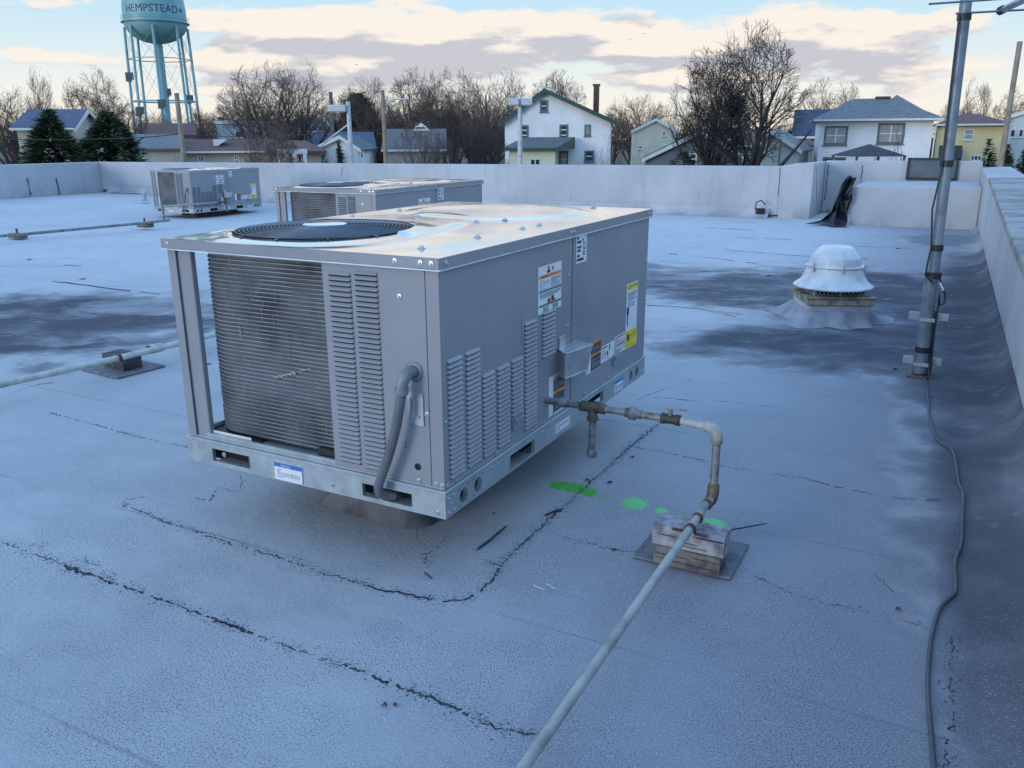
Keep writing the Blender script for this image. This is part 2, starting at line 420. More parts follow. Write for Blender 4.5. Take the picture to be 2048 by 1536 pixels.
prof = [(.20, -.004), (.28, .004), (.34, .012), (.40, .03), (.44, .06), (.468, .11)]
pts = [BU(u, v, z) for v in vv for u, z in prof]; k = len(prof)
mb.add(pts, [(j*k+i, j*k+i+1, (j+1)*k+i+1, (j+1)*k+i) for j in range(len(vv)-1) for i in range(k-1)], 0, True)
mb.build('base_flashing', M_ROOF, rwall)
mb = MB()   # cant along back wall
uu = [-20.4+.4*i for i in range(45)]; uu = [u for u in uu if u < -2.7]
prof = [(15.40, .003), (15.50, .03), (15.57, .09), (15.597, .17)]
pts = [BU(u, v, z+dip(u, v)) for u in uu for v, z in prof]; k = len(prof)
mb.add(pts, [(j*k+i, j*k+i+1, (j+1)*k+i+1, (j+1)*k+i) for j in range(len(uu)-1) for i in range(k-1)], 0, True)
mb.build('base_flashing', M_WALL, bw)
def wallcrack(parent, pts, w, name='wall_crack'):
    mb = MB(); rnd = random.Random(len(pts)+int(pts[0][0]*31))
    L = []
    for a, b in zip(pts, pts[1:]):
        a, b = Vector(a), Vector(b)
        for q in range(9): L.append(a.lerp(b, q/9)+E1*rnd.gauss(0, w*.3))
    L.append(Vector(pts[-1])); mb.tube(L, [w*rnd.uniform(.15, .42) for _ in L], 5); mb.build(name, M_TAR, parent)
def onv(px, py, v):
    d = ray(px, py); t = v/d.dot(E2); t = (v-CAM.dot(E2))/d.dot(E2); return CAM+d*t
for (x0, y0, x1, y1, v, par, w) in ((1560,336,1556,425,15.598,bw,.02),(685,335,683,352,15.598,bw,.02),(1657,330,1650,400,16.998,rw2,.025),(1726,330,1722,372,16.998,rw2,.025),
        (1395,385,1398,400,15.598,bw,.006),(1142,390,1141,405,15.598,bw,.008),(62,375,58,352,12.9,None,0),(1632,335,1634,426,15.555,pier,.012),(1540,428,1300,426,15.57,bw,.012),(1506,431,1557,431,15.57,bw,.05),(220,386,290,389,15.45,bw,.05)):
    if par: wallcrack(par, [onv(x0, y0, v), onv(x1, y1, v)], w)
for px in (62, 120):
    a = ray(px, 390); t = (-20.48)/a.dot(E1); p = CAM+a*t
    a2 = ray(px-8, 355); t2 = (-20.48)/a2.dot(E1); q = CAM+a2*t2
    wallcrack(lw, [p, q], .04)
# louvre panel in the recess
mb = MB(); v = 16.96
mb.box((-.68, v, .655), (.10, v+.03, 1.01), 0)
for (a, b, c, d) in ((-.70,.655,-.66,1.02),(.08,.655,.12,1.02),(-.70,.64,.12,.68),(-.70,.985,.12,1.02)): mb.box((a, v-.02, b), (c, v+.035, d), 1)
Mb = Matrix.Rotation(TH, 4, 'Z')
mb.v = [tuple(Mb @ Vector(p)) for p in mb.v]
tag(mb.build('framed_panel', [mat('dark glass sheet', (.10, .13, .14), .25, 0, .15, 4), mat('dark green frame', (.008, .02, .022), .5)]), 'dark framed flat panel standing on the recess wall behind the mast', 'panel')
# ================================================================== ROOFTOP UNIT
def screw(parent, p, nrm, r=.009, h=.006):
    global SCREW
    if 'SCREW' not in globals():
        mb = MB(); mb.lathe([(0, .006), (.0045, .0058), (.0055, .002), (.0095, .0015), (.0095, 0)], seg=8, smooth=False)
        SCREW = mb.build('screw', M_GALVB, parent); o = SCREW
    else:
        o = SCREW.copy(); COL.objects.link(o); o.parent = parent
    o.location = p; o.rotation_mode = 'QUATERNION'; o.rotation_quaternion = Vector((0, 0, 1)).rotation_difference(Vector(nrm)); return o
def louvers(mb, plane, a0, a1, z0, z1, pitch=.0163, out=.009):
    """shingle louvres on plane 'y' (facing -y) or 'x' (facing +x); a = running coordinate"""
    k = int((z1-z0)/pitch)
    for i in range(k):
        zb = z0+i*pitch; zt = zb+pitch*.74; e = .004
        if plane == 'y': T = lambda a, o_, z: Vector((a, -o_, z))
        else: T = lambda a, o_, z: Vector((o_, a, z))
        A = [T(a0+e, .0005, zt), T(a1-e, .0005, zt), T(a1-e, out, zb+.002), T(a0+e, out, zb+.002), T(a0, .0005, zb+.001), T(a1, .0005, zb+.001), T(a0, .0005, zt-.003), T(a1, .0005, zt-.003)]
        f = [(0,1,2,3), (3,2,5,4), (6,0,3,4), (1,7,5,2)]
        if plane == 'y': f = [tuple(reversed(q)) for q in f]
        mb.add(A, [f[0], f[2], f[3]], 0); mb.add(A, [f[1]], 1)
        mb.add([T(a0+.001, .0012, zb+.001), T(a1-.001, .0012, zb+.001), T(a1-.001, .0012, zb-.0042), T(a0+.001, .0012, zb-.0042)], [(0,1,2,3)], 1)  # dark underside and slit: shade below each lip put into the colour
def label_plate(parent, name, plane, a0, a1, z0, z1, deco, off=.0015, label=None):
    """plate on a face; deco: list of (fx0, fz0, fx1, fz1, material index) in 0..1 plate coordinates or ('T', text, fx, fz, fsize, mi)"""
    T = (lambda a, o_, z: Vector((a, -o_, z))) if plane == 'y' else (lambda a, o_, z: Vector((o_, a, z)))
    mb = MB()
    def bx(x0, y0, x1, y1, o0, o1, mi):
        P = [T(x0,o1,y0), T(x1,o1,y0), T(x1,o1,y1), T(x0,o1,y1)]; Q = [T(x0,o0,y0), T(x1,o0,y0), T(x1,o0,y1), T(x0,o0,y1)]
        mb.add(Q+P, [(4,5,6,7),(0,1,5,4),(1,2,6,5),(2,3,7,6),(3,0,4,7)], mi)
    bx(a0, z0, a1, z1, .0003, off, 0)
    W, H = a1-a0, z1-z0; lv = 0
    for d in deco:
        lv += 1
        o1 = off+.0004+.00003*lv
        if d[0] == 'T':
            _, t, fx, fz, fs, mi = d; s_ = fs*H
            o2 = off+.0012
            mb.text(t, s_, lambda x, y: T(a0+fx*W+x, o2, z0+fz*H+y), mi)
        else: bx(a0+d[0]*W, z0+d[1]*H, a0+d[2]*W, z0+d[3]*H, off-.0002, o1, d[4])
    o = mb.build(name, [M_STICK, M_INK, M_INKG, M_BLUE, M_ORANGE, M_RED, M_GREEN, M_YEL], parent)
    if label: o['label'] = label
    return o
def small_print(x0, z0, x1, z1, rows, mi=2, seed=1, fill=.5):
    r = random.Random(seed); out = []; h = (z1-z0)/rows
    for i in range(rows):
        z = z0+i*h; x = x0
        while x < x1-.02:
            w = r.uniform(.05, .16); xe = min(x1, x+w); out.append((x, z+h*.2, xe, z+h*(.2+fill), mi)); x = xe+r.uniform(.015, .04)
            if r.random() < .12: break
    return out
def make_unit():
    root = empty('rooftop_air_conditioner')
    W, L = UW, UL; ZR, ZL, ZT = .085, .794, .823
    # --- base rail: four plates with fork pockets and round holes
    def plate(holes, length, z0, z1):
        """cells of a plate with rectangular holes: list of solid rects"""
        xs = sorted({0, length, *[h[0] for h in holes], *[h[2] for h in holes]}); zs = sorted({z0, z1, *[h[1] for h in holes], *[h[3] for h in holes]})
        out = []
        for a, b in zip(xs, xs[1:]):
            for c, d in zip(zs, zs[1:]):
                if not any(h[0]-1e-6 <= a and b <= h[2]+1e-6 and h[1]-1e-6 <= c and d <= h[3]+1e-6 for h in holes): out.append((a, c, b, d))
        return out
    def plate_mesh(mb, T, holes, circ, length, z0, z1, th=.004):
        hs = list(holes)+[(c[0]-c[2]*1.25, c[1]-c[2]*1.2, c[0]+c[2]*1.25, c[1]+c[2]*1.2) for c in circ]
        for a, c, b, d in plate(hs, length, z0, z1):
            mb.add([T(a,0,c),T(b,0,c),T(b,0,d),T(a,0,d)], [(0,1,2,3)]); 
            mb.add([T(a,th,c),T(b,th,c),T(b,th,d),T(a,th,d)], [(0,3,2,1)])
        for h in holes:          # rolled rims round the pockets
            for p, q in (((h[0],h[1]),(h[2],h[1])),((h[2],h[1]),(h[2],h[3])),((h[2],h[3]),(h[0],h[3])),((h[0],h[3]),(h[0],h[1]))):
                mb.add([T(p[0],-.003,p[1]),T(q[0],-.003,q[1]),T(q[0],.012,q[1]),T(p[0],.012,p[1])], [(0,1,2,3)])
        for (cx, cz, r) in circ:
            n = 20; X, Z = r*1.25, r*1.2; ring = []; sq = []
            for i in range(n):
                g = 2*math.pi*i/n; ca, sa = math.cos(g), math.sin(g); k = 1/max(abs(ca)/X, abs(sa)/Z)
                ring.append(T(cx+r*ca, 0, cz+r*sa)); sq.append(T(cx+k*ca, 0, cz+k*sa))
            mb.add(ring+sq, [(i, (i+1) % n, (i+1) % n+n, i+n) for i in range(n)])
            ring2 = [T(cx+r*math.cos(2*math.pi*i/n), .02, cz+r*math.sin(2*math.pi*i/n)) for i in range(n)]
            mb.add(ring+ring2, [(i, (i+1) % n, (i+1) % n+n, i+n) for i in range(n)], 0, True)
    mb = MB()
    Tf = lambda a, o_, z: Vector((-W+a, o_, z)); Tr = lambda a, o_, z: Vector((-o_, a, z)); Tb = lambda a, o_, z: Vector((-a, L-o_, z)); Tl = lambda a, o_, z: Vector((-W+o_, L-a, z))
    plate_mesh(mb, Tf, [(.13,.018,.31,.066),(.815,.018,1.01,.063)], [], W, 0, ZR)
    side = [(.43,.012,.626,.066),(1.145,.018,1.32,.070)]
    plate_mesh(mb, Tr, side, [(.112,.040,.026),(.205,.042,.026),(1.69,.043,.024),(1.775,.043,.024)], L, 0, ZR)
    plate_mesh(mb, Tb, [(.2,.018,.38,.066),(.75,.018,.93,.066)], [], W, 0, ZR); plate_mesh(mb, Tl, [(.57,.018,.76,.066),(1.26,.018,1.45,.066)], [], L, 0, ZR)
    # top lip of the rail: two stepped folds
    for z0, z1, o_ in ((ZR+.0005, ZR+.010, .004), (ZR+.0105, ZR+.018, -.006)):
        mb.box((-W-o_, -o_, z0), (o_, .02, z1)); mb.box((-.02, .021, z0), (o_, L-.021, z1)); mb.box((-W-o_, L-.02, z0), (o_, L+o_, z1)); mb.box((-W-o_, .021, z0), (-W+.02, L-.021, z1))
    mb.build('base_rail', M_GALV, root, .0015, 1)
    mb = MB(); mb.box((-W+.03, .05, .004), (-.05, L-.04, .05)); mb.build('drain_pan', M_DARK, root)
    mb = MB()
    for y0 in (.43, 1.145):     # fork channels seen through the pockets
        mb.box((-.9, y0+.01, .009), (-.012, y0+.17, .0125))
    for x0 in (-W+.13, -.322): mb.box((x0+.01, .012, .012), (x0+.17, .048, .0165))
    mb.build('fork_channel', M_GALV, root)
    mb = MB(); mb.box((-W+.10, .005, ZR+.0185), (-.435, .09, ZR+.022)); mb.box((-W+.10, .0052, ZR+.0225), (-.43, .018, ZR+.034)); mb.build('condenser_tray', M_GALV, root, .001, 1)
    mb = MB(); mb.box((-W+.06, .02, ZR+.0225), (-.80, .16, ZR+.03)); mb.build('rubber_pad', M_BLACK, root); mb = MB(); mb.box((-.53, .03, ZR+.0225), (-.438, .10, ZR+.055)); mb.build('rubber_pad', M_BLACK, root)
    mb = MB(); mb.box((-W+.055, .03, ZR+.031), (-W+.075, .14, ZR+.045)); mb.box((-W+.055, .021, ZR+.03), (-.83, .024, ZR+.042)); mb.build('gasket_strip', M_FANW, root)
    # --- corner posts
    zb, zt = ZR+.0185, ZL-.001
    def post(name, boxes, mats=M_PANEL):
        mb = MB()
        for b in boxes: mb.box(*b)
        return mb.build(name, mats, root, .002, 2)
    post('corner_post', [((-W+.012, .004, zb), (-W+.050, .007, zt)), ((-W+.056, .009, zb), (-W+.115, .012, zt)), ((-W+.009, .008, zb), (-W+.012, .06, zt)), ((-W+.050, .0065, zb), (-W+.0558, .0110, zt)), ((-W+.1145, .010, zb), (-W+.118, .03, zt))])
    mb = MB(); mb.box((-W+.052, .0035, zb), (-W+.0558, .0060, zt)); mb.build('seam_line', M_PANELD, root)
    post('corner_post', [((-.050, .003, zb), (-.003, .006, zt)), ((-.006, .0062, zb), (-.003, .03, zt))])
    post('corner_post', [((-W+.009, L-.06, zb), (-W+.05, L-.009, zt))]); 
    # --- front panels
    mb = MB(); mb.box((-.437, .004, zb), (-.0525, .022, zt)); mb.box((-.437, .0225, zb), (-.433, .30, zt))
    louv = MB(); louvers(louv, 'y', -.411, -.323, .128, .778); louvers(louv, 'y', -.309, -.221, .120, .782)
    mb.build('front_panel', M_PANEL, root, .002, 2)
    lo = louv.build('louver_bank', [M_PANEL, M_PANELD], root); lo.location = (0, .004, 0)
    mb = MB(); mb.box((-.0524, .0045, zb), (-.0502, .02, zt)); mb.build('seam_line', M_PANELD, root)
    # --- side panels
    mb = MB(); mb.box((-.02, .0305, zb), (-.004, .966, zt))
    mb.build('side_panel', M_PANEL, root, .002, 2)
    louv = MB()
    for a0, a1, z0, z1 in ((.035,.122,.124,.528),(.143,.232,.124,.530),(.246,.330,.122,.428),(.346,.436,.122,.424),(.451,.539,.188,.418),(.551,.651,.122,.530),(.697,.807,.362,.55)):
        louvers(louv, 'x', a0, a1, z0, z1)
    lo = louv.build('louver_bank', [M_PANEL, M_PANELD], root); lo.location = (-.004, 0, 0)
    mb = MB(); mb.box((-.02, .9735, zb), (-.004, L-.012, zt)); mb.build('access_panel', M_PANEL, root, .002, 2)
    mb = MB(); mb.box((-.02, .9665, zb), (-.0062, .973, zt)); mb.box((-.02, .0262, zb), (-.0062, .030, zt)); mb.build('seam_line', M_PANELD, root)
    mb = MB(); mb.box((-W+.012, L-.02, zb), (-.01, L-.004, zt)); mb.box((-W+.004, .62, zb), (-W+.02, L-.021, zt)); mb.build('rear_panel', M_PANEL, root, .002, 2)
    mb = MB(); mb.box((-W+.021, .60, zb), (-.021, .606, zt)); mb.build('bulkhead', M_DARK, root)
    # embossed knockout outline on the side panel
    mb = MB()
    mb.tube([(-.0035,.34,.52),(-.0035,.505,.55),(-.0035,.53,.545),(-.0035,.535,.45)], .0016, 5); mb.tube([(-.0035,.33,.40),(-.0035,.50,.44)], .0016, 5)
    mb.build('knockout_groove', M_PANEL, root)
    # pull handles
    for (a, z, w_) in ((.453, .150, .08), (1.44, .150, .075)):
        mb = MB(); mb.box((-.004, a, z), (.004, a+w_, z+.052)); mb.box((.0042, a+.008, z+.030), (.011, a+w_-.008, z+.045)); mb.build('panel_handle', M_PANEL, root, .0015, 1)
    # --- condenser coil, wraps from front to the left side
    path = []
    xr, xl, yf, r = -.440, -W+.075, .055, .13
    for i in range(9): path.append((xr+(xl+r-xr)*i/8, yf))
    for i in range(1, 9):
        g = math.pi/2*i/8; path.append((xl+r-r*math.sin(g), yf+r-r*math.cos(g)))
    for i in range(1, 5): path.append((xl, yf+r+(.60-yf-r)*i/4))
    def nrm(i):
        a = path[max(0, i-1)]; b = path[min(len(path)-1, i+1)]; t = Vector((b[0]-a[0], b[1]-a[1], 0)).normalized(); return Vector((t.y*-1, t.x, 0))*1
    z0, z1 = ZR+.035, ZL-.003; k = 46; dz = (z1-z0)/k; mb = MB(); rows = []
    rj = random.Random(5)
    for i in range(k):
        z = z0+i*dz; o1 = .0055+rj.uniform(-.001, .001)
        rows += [(z, 0), (z+dz*.50, .0015), (z+dz*.62, o1), (z+dz*.80, o1)]
    rows.append((z1, 0)); n = len(path); vs = []
    for z, o_ in rows:
        for i, p in enumerate(path):
            q = Vector((p[0], p[1], z))+nrm(i)*o_*(1 if nrm(i).y*1 <= 0 or True else 1); vs.append(q)
    # make sure offset goes outwards (towards -y at the front)
    if nrm(0).y > 0:
        vs = []
        for z, o_ in rows:
            for i, p in enumerate(path): vs.append(Vector((p[0], p[1], z))-nrm(i)*o_)
    for j in range(len(rows)-1):
        mi = 1 if j % 4 in (2,) else 0
        for i in range(n-1):
            a = j*n+i; mb.f.append([a, a+1, a+n+1, a+n]); mb.m.append(mi); mb.sm.append(False)
    mb.v = [tuple(v) for v in vs]
    rs = random.Random(12)
    for _ in range(26):
        x = rs.uniform(-W+.22, -.46); z = rs.uniform(.15, .74); l = rs.uniform(.01, .07)
        mb.box((x, .0475, z), (x+.0012, .0482, z+l), 1)
    for (x, z, dx, dz_) in ((-.72,.36,.10,.03),(-.80,.66,-.01,-.05),(-.60,.40,.05,.012),(-.86,.53,.004,-.05)):
        for q in range(5):
            a = q/5; mb.box((x+dx*a, .046, z+dz_*a), (x+dx*(a+.2)+.0015, .0485, z+dz_*(a+.2)+.002), 1)
    mb.build('condenser_coil', [M_COIL, M_COILL], root)
    # --- lid: skirt + formed top sheet with the fan hole
    a = .006; x0, x1, y0, y1 = -W-.002, .004, -.004, L+.004
    cx, cy, rf = -.735, .385, .322
    def bulge(x, y):
        d = math.hypot(x-cx, y-cy); z = .010*(1-sm(rf-.01, rf+.10, d))
        # raised pan running back from the fan
        X, Y = (x-cx)/.40, (y-cy)/.75
        dd = math.hypot(X, max(0, Y)*.9) if Y > 0 else 2
        z += .008*(1-sm(.84, 1.0, dd))
        e = math.hypot((x+.60)/.46, (y-1.42)/.40); z += .009*(1-sm(.80, 1.0, e))
        edge = min(x-x0, x1-x, y-y0, y1-y); z *= sm(0, .06, edge)
        z += .0025*math.sin(y*5.1+x*2)*sm(0, .2, edge)
        return z
    mb = MB(); nx, ny = 96, 158; idx = {}; vs = []; fs = []
    P = [[None]*(nx+1) for _ in range(ny+1)]
    for j in range(ny+1):
        for i in range(nx+1):
            P[j][i] = (x0+(x1-x0)*i/nx, y0+(y1-y0)*j/ny)
    def vid(j, i):
        if (j, i) not in idx:
            x, y = P[j][i]; d = math.hypot(x-cx, y-cy)
            if d < rf+.010: x, y = cx+(x-cx)*rf/d, cy+(y-cy)*rf/d
            idx[(j, i)] = len(vs); vs.append((x, y, ZT+bulge(x, y)))
        return idx[(j, i)]
    for j in range(ny):
        for i in range(nx):
            cs = [P[j][i], P[j][i+1], P[j+1][i+1], P[j+1][i]]
            if all(math.hypot(p[0]-cx, p[1]-cy) < rf+.004 for p in cs): continue
            if sum(math.hypot(p[0]-cx, p[1]-cy) < rf-.010 for p in cs) > 0 and math.hypot((cs[0][0]+cs[2][0])/2-cx, (cs[0][1]+cs[2][1])/2-cy) < rf-.006: continue
            fs.append((vid(j, i), vid(j, i+1), vid(j+1, i+1), vid(j+1, i)))
    mb.add(vs, fs, 0, True)
    mb.build('lid_top', M_LID, root)
    mb = MB(); t = .0025
    for (A, B_) in (((x0-.001, y0-t), (x1+.001, y0)), ((x1, y0), (x1+t, y1)), ((x0, y1), (x1, y1+t)), ((x0-t, y0), (x0, y1))):
        mb.box((A[0], A[1], ZL-.004), (B_[0], B_[1], ZT-.0005))
    mb.build('lid_skirt', M_PANEL, root, .001, 1)
    mb = MB(); mb.box((x0, y0-.007, ZL-.008), (x1+.006, y0-.0026, ZL-.0042)); mb.box((x1+.0027, y0-.0025, ZL-.008), (x1+.0075, y1, ZL-.0042)); mb.build('drip_edge', M_FANW, root)
    for x in (-.15, -.06, -.022, -1.11): screw(root, (x, y0-t, ZL+.012), (0, -1, 0))
    for y in (.03, .925, .955, 1.84): screw(root, (x1+t, y, ZL+.012), (1, 0, 0))
    for (x, y) in ((-.159,.152),(-.149,.483),(-.15,.826),(-.151,.97),(-.741,.994),(-.447,.987),(-1.05,1.298),(-.37,1.094),(-1.0,.88)): screw(root, (x, y, ZT+bulge(x, y)), (0, 0, 1)).scale = (1.5, 1.5, 1.6)
    for (x, z) in ((-.145,.699),(-.012,.112),(-.035,.112),(-.10,.112),(-.06,.34)): screw(root, (x, .003, z), (0, -1, 0))
    for (y, z) in ((.93,.64),(.93,.44),(.02,.11),(.075,.108),(.34,.108),(.80,.11),(1.12,.11),(1.40,.11),(1.86,.58),(1.86,.39),(.02,.32)): screw(root, (-.004, y, z), (1, 0, 0))
    for (y, z) in ((.02,.018),(.02,.066),(.035,.045),(.048,.018),(.05,.068),(.30,.07),(.70,.07),(1.86,.06),(1.86,.02)): screw(root, (0, y, z), (1, 0, 0))
    for (x, z) in ((-.03,.018),(-.25,.025),(-.45,.03),(-.95,.05)): screw(root, (x, 0, z), (0, -1, 0))
    # --- fan
    mb = MB(); mb.lathe([(rf+.004, ZT+.013), (rf-.002, ZT-.01), (rf-.006, ZT-.14)], (cx, cy, 0), 48); mb.lathe([(0.0, ZT-.15), (rf-.01, ZT-.15)], (cx, cy, 0), 32)
    mb.build('fan_shroud', M_BLACK, root)
    zg = ZT+.016; gm = MB()
    def gz(r_): return zg+.016*(1-(r_/rf)**2)
    for q in range(18):
        rr = .080+(rf-.080)*q/17.5; nn = 64
        pts = [(cx+rr*math.cos(2*math.pi*i/nn), cy+rr*math.sin(2*math.pi*i/nn), gz(rr)) for i in range(nn+1)]
        gm.tube(pts, .0017, 5, cap=False)
    for q in range(12):
        g = math.pi*2*q/12+.2; gm.tube([(cx+.05*math.cos(g), cy+.05*math.sin(g), gz(.05)-.003), (cx+.2*math.cos(g), cy+.2*math.sin(g), gz(.2)-.003), (cx+(rf+.012)*math.cos(g), cy+(rf+.012)*math.sin(g), zg-.003)], .0024, 5)
    gm.build('fan_grille', mat('coated grille wire', (.17, .20, .24), .42, .4), root)
    mb = MB(); mb.lathe([(0, .004), (.072, .003), (.080, 0), (.080, -.003)], (cx, cy, gz(.06)+.001), 36); mb.build('motor_plate', M_LID, root)
    for q in range(4):
        mb = MB(); g0 = q*math.pi/2+.4; vs = []; na, nr = 8, 5
        for i in range(na+1):
            for j in range(nr+1):
                g = g0+(i/na)*1.25; r_ = .05+(rf-.03-.05)*j/nr; g -= .25*j/nr
                vs.append((cx+r_*math.cos(g), cy+r_*math.sin(g), ZT-.085+.055*(i/na)))
        mb.add(vs, [(i*(nr+1)+j, (i+1)*(nr+1)+j, (i+1)*(nr+1)+j+1, i*(nr+1)+j+1) for i in range(na) for j in range(nr)], 0, True)
        mb.build('fan_blade', mat('dark fan blade', (.035, .04, .05), .4, .3), root)
    mb = MB(); mb.lathe([(0, ZT-.02), (.05, ZT-.025), (.055, ZT-.11)], (cx, cy, 0), 24); mb.build('fan_hub', M_BLACK, root)
    # --- flue hood
    mb = MB()
    prof = [(.855, .205), (1.06, .210), (1.06, .30), (.855, .325)]
    y0_, y1_ = .862, 1.135
    O = .115
    vsf = [(0,.838,.262),(0,1.0,.262),(0,1.0,.366),(0,.838,.366),(.045,.80,.262),(.075,.955,.262),(.080,.990,.358),(.045,.80,.360)]
    mb.add(vsf, [(3,2,6,7),(4,5,6,7),(0,3,7,4)])
    # rolled lips
    mb.tube([vsf[7], vsf[6]], .004, 6); mb.tube([vsf[4], vsf[5]], .0035, 6)
    o = mb.build('flue_hood', M_GALVB, root); sd = o.modifiers.new('s', 'SOLIDIFY'); sd.thickness = .003
    mb = MB(); mb.box((-.003, .845, .368), (.002, .90, .41)); mb.build('flue_bracket', M_GALVB, root, .001, 1)
    mb = MB(); mb.box((-.003, .87, .262), (.0015, 1.0, .355)); mb.build('flue_outlet', M_DARK, root)
    # --- stickers
    pr = small_print
    label_plate(root, 'notice_label', 'y', -.704, -.580, .006, .070, [(0,.76,1,1,3), ('T','NOTICE',.25,.80,.19,0)]+pr(.1,.12,.92,.66,6,2,3), off=.0055)
    x_off = -.004
    def sidelab(*a_, **k_):
        o = label_plate(*a_, **k_); o.location = (-.004, 0, 0); return o
    sidelab(root, 'instruction_label', 'x', .662, .862, .532, .706,
        [(.40,.86,.46,.97,1),(.36,.83,.50,.88,1),(.58,.86,.64,.95,5),(0.03,.74,.98,.81,4),('T','WARNING',.14,.748,.055,1)]+pr(.06,.50,.48,.72,8,2,5)+pr(.54,.50,.96,.72,8,2,6)+[(0.03,.45,.98,.49,6)]+pr(.06,.32,.96,.43,4,2,8)+[(.40,.20,.50,.28,5),(.56,.20,.64,.31,1),(.58,.20,.70,.25,5),(.03,.15,.98,.185,6)]+pr(.2,.03,.42,.13,4,2,9)+pr(.62,.03,.84,.13,4,2,10))
    sidelab(root, 'operating_label', 'x', 1.000, 1.105, .674, .788,
        [(.66,.44,.86,.50,1),(.66,.50,.70,.66,1),(.82,.50,.86,.66,1),(.66,.66,.86,.70,1),(.60,.74,.70,.84,1),(.62,.34,.84,.39,1),(.62,.25,.84,.31,1)]+pr(.08,.80,.48,.92,1,1,2,.8)+pr(.08,.66,.48,.78,1,1,4,.8)+pr(.08,.50,.48,.60,1,1,5,.8)+pr(.08,.38,.42,.48,1,1,6,.8)+pr(.08,.20,.44,.30,1,1,7,.8)+pr(.06,.05,.9,.17,1,1,8,.8))
    sidelab(root, 'rating_label', 'x', 1.597, 1.748, .275, .500, [(.03,.86,.97,.98,7)]+pr(.1,.88,.9,.97,2,1,3)+pr(.12,.5,.9,.82,12,2,5)+pr(.05,.3,.2,.6,1,1,7)+[(.1,.12,.13,.45,1),(.6,.50,.64,.54,1)])
    sidelab(root, 'caution_label', 'x', 1.597, 1.752, .190, .276, [(0,0,1,1,7),(.12,.42,.34,.80,1)]+pr(.42,.5,.9,.8,3,1,6,.25)+[(.15,.1,.25,.2,4),(.4,.12,.5,.2,4),(.7,.1,.8,.2,4),(.88,.7,.93,.8,1)], off=.0022)
    sidelab(root, 'warning_label', 'x', 1.13, 1.290, .186, .318, [(.30,0.02,1,1,1),(.30,.90,1,1,4),(.30,.50,1,.57,4)]+pr(.36,.60,.95,.86,6,2,3,.3)+pr(.36,.1,.95,.46,6,2,4,.3))
    sidelab(root, 'information_label', 'x', 1.293, 1.450, .196, .270, [(.02,.84,.48,.92,5),(.62,.55,.70,.9,1),(.45,.30,.55,.55,1),(.5,.12,.55,.22,1)]+pr(.06,.2,.4,.75,6,2,4))
    sidelab(root, 'information_label', 'x', 1.452, 1.594, .194, .280, [(.05,.88,.95,.95,5),(.05,.44,.95,.52,5)]+pr(.05,.56,.95,.84,5,2,4)+pr(.05,.08,.95,.40,6,2,5))
    sidelab(root, 'warning_label', 'x', .760, .902, .108, .268, [(.28,.05,1,.98,1),(.28,.88,1,.98,4),('T','WARNING',.42,.895,.06,1),(.28,.50,1,.58,4),('T','WARNING',.42,.51,.06,1)]+pr(.34,.6,.95,.86,7,2,3,.3)+pr(.34,.1,.95,.46,7,2,4,.3))
    o = label_plate(root, 'part_label', 'x', .815, .955, .022, .060, pr(.05,.2,.9,.8,2,2,3))
    o = label_plate(root, 'notice_label', 'x', 1.465, 1.575, .012, .068, [(0,.76,1,1,3)]+pr(.1,.12,.92,.66,6,2,3))
    # --- disconnect cover plate, knockout hole, conduit
    mb = MB(); mb.box((-.128, -.002, .300), (-.070, .0035, .405)); mb.box((-.112, -.010, .325), (-.104, -.0022, .392)); mb.box((-.103, -.014, .330), (-.096, -.0022, .385)); mb.tube([(-.098, -.004, .330), (-.085, -.005, .325), (-.084, -.006, .335)], .002, 6)
    mb.build('disconnect_cover', M_GALVB, root, .002, 2)
    mb = MB(); mb.lathe([(0, .0022), (.0115, .0022)], seg=18, M=Matrix.Rotation(R(90), 4, 'X')); o = mb.build('knockout_hole', M_DARK, root); o.location = (-.101, .0035, .160)
    for z in (.22, .235):
        o2 = o.copy(); COL.objects.link(o2); o2.parent = root; o2.location = (-.143, .0035, z); o2.scale = (.2, 1, .2)
    mb = MB(); mb.lathe([(.032, 0), (.032, .004), (.020, .006)], seg=20, M=Matrix.Rotation(R(90), 4, 'X'), c=(-.101, .004, .472)); mb.build('conduit_collar', M_PVC, root)
    mb = MB()
    mb.tube([(-.101, .004, .472), (-.103, -.025, .474), (-.107, -.040, .465), (-.112, -.046, .445), (-.115, -.047, .425)], [.017, .018, .019, .018, .017], 14)
    mb.tube([(-.1145, -.047, .432), (-.116, -.047, .412)], .0215, 14)
    el = mb.build('conduit_elbow', M_PVC, root)
    cp = [(-.116,-.047,.415),(-.124,-.048,.37),(-.138,-.049,.31),(-.156,-.050,.25),(-.178,-.050,.19),(-.205,-.048,.13),(-.226,-.042,.085),(-.232,-.030,.055),(-.222,-.008,.040),(-.200,.02,.033)]
    pts = []; rad = []
    for a_, b_ in zip(cp, cp[1:]):
        for q in range(6):
            pts.append(Vector(a_).lerp(Vector(b_), q/6)); rad.append(.0150+.0008*(len(pts) % 2))
    mb = MB(); mb.tube(pts, rad, 14); mb.build('conduit', mat('dark flexible conduit', (.135, .145, .16), .45), root)
    return root
u1 = make_unit()
tag(u1, 'nearest and largest grey rooftop unit with gas piping on its right side', 'air conditioner', 'grey packaged rooftop units')
u2 = copy_tree(u1); u3 = copy_tree(u1)
tag(u2, 'second grey rooftop unit directly behind the nearest one, its lower half hidden', 'air conditioner'); tag(u3, 'farthest grey rooftop unit, whole and small near the left back wall', 'air conditioner')
for u_, ((ox, oy), th, z) in zip((u1, u2, u3), UNITS):
    u_.location = (ox, oy, z); u_.rotation_euler = (0, 0, th)
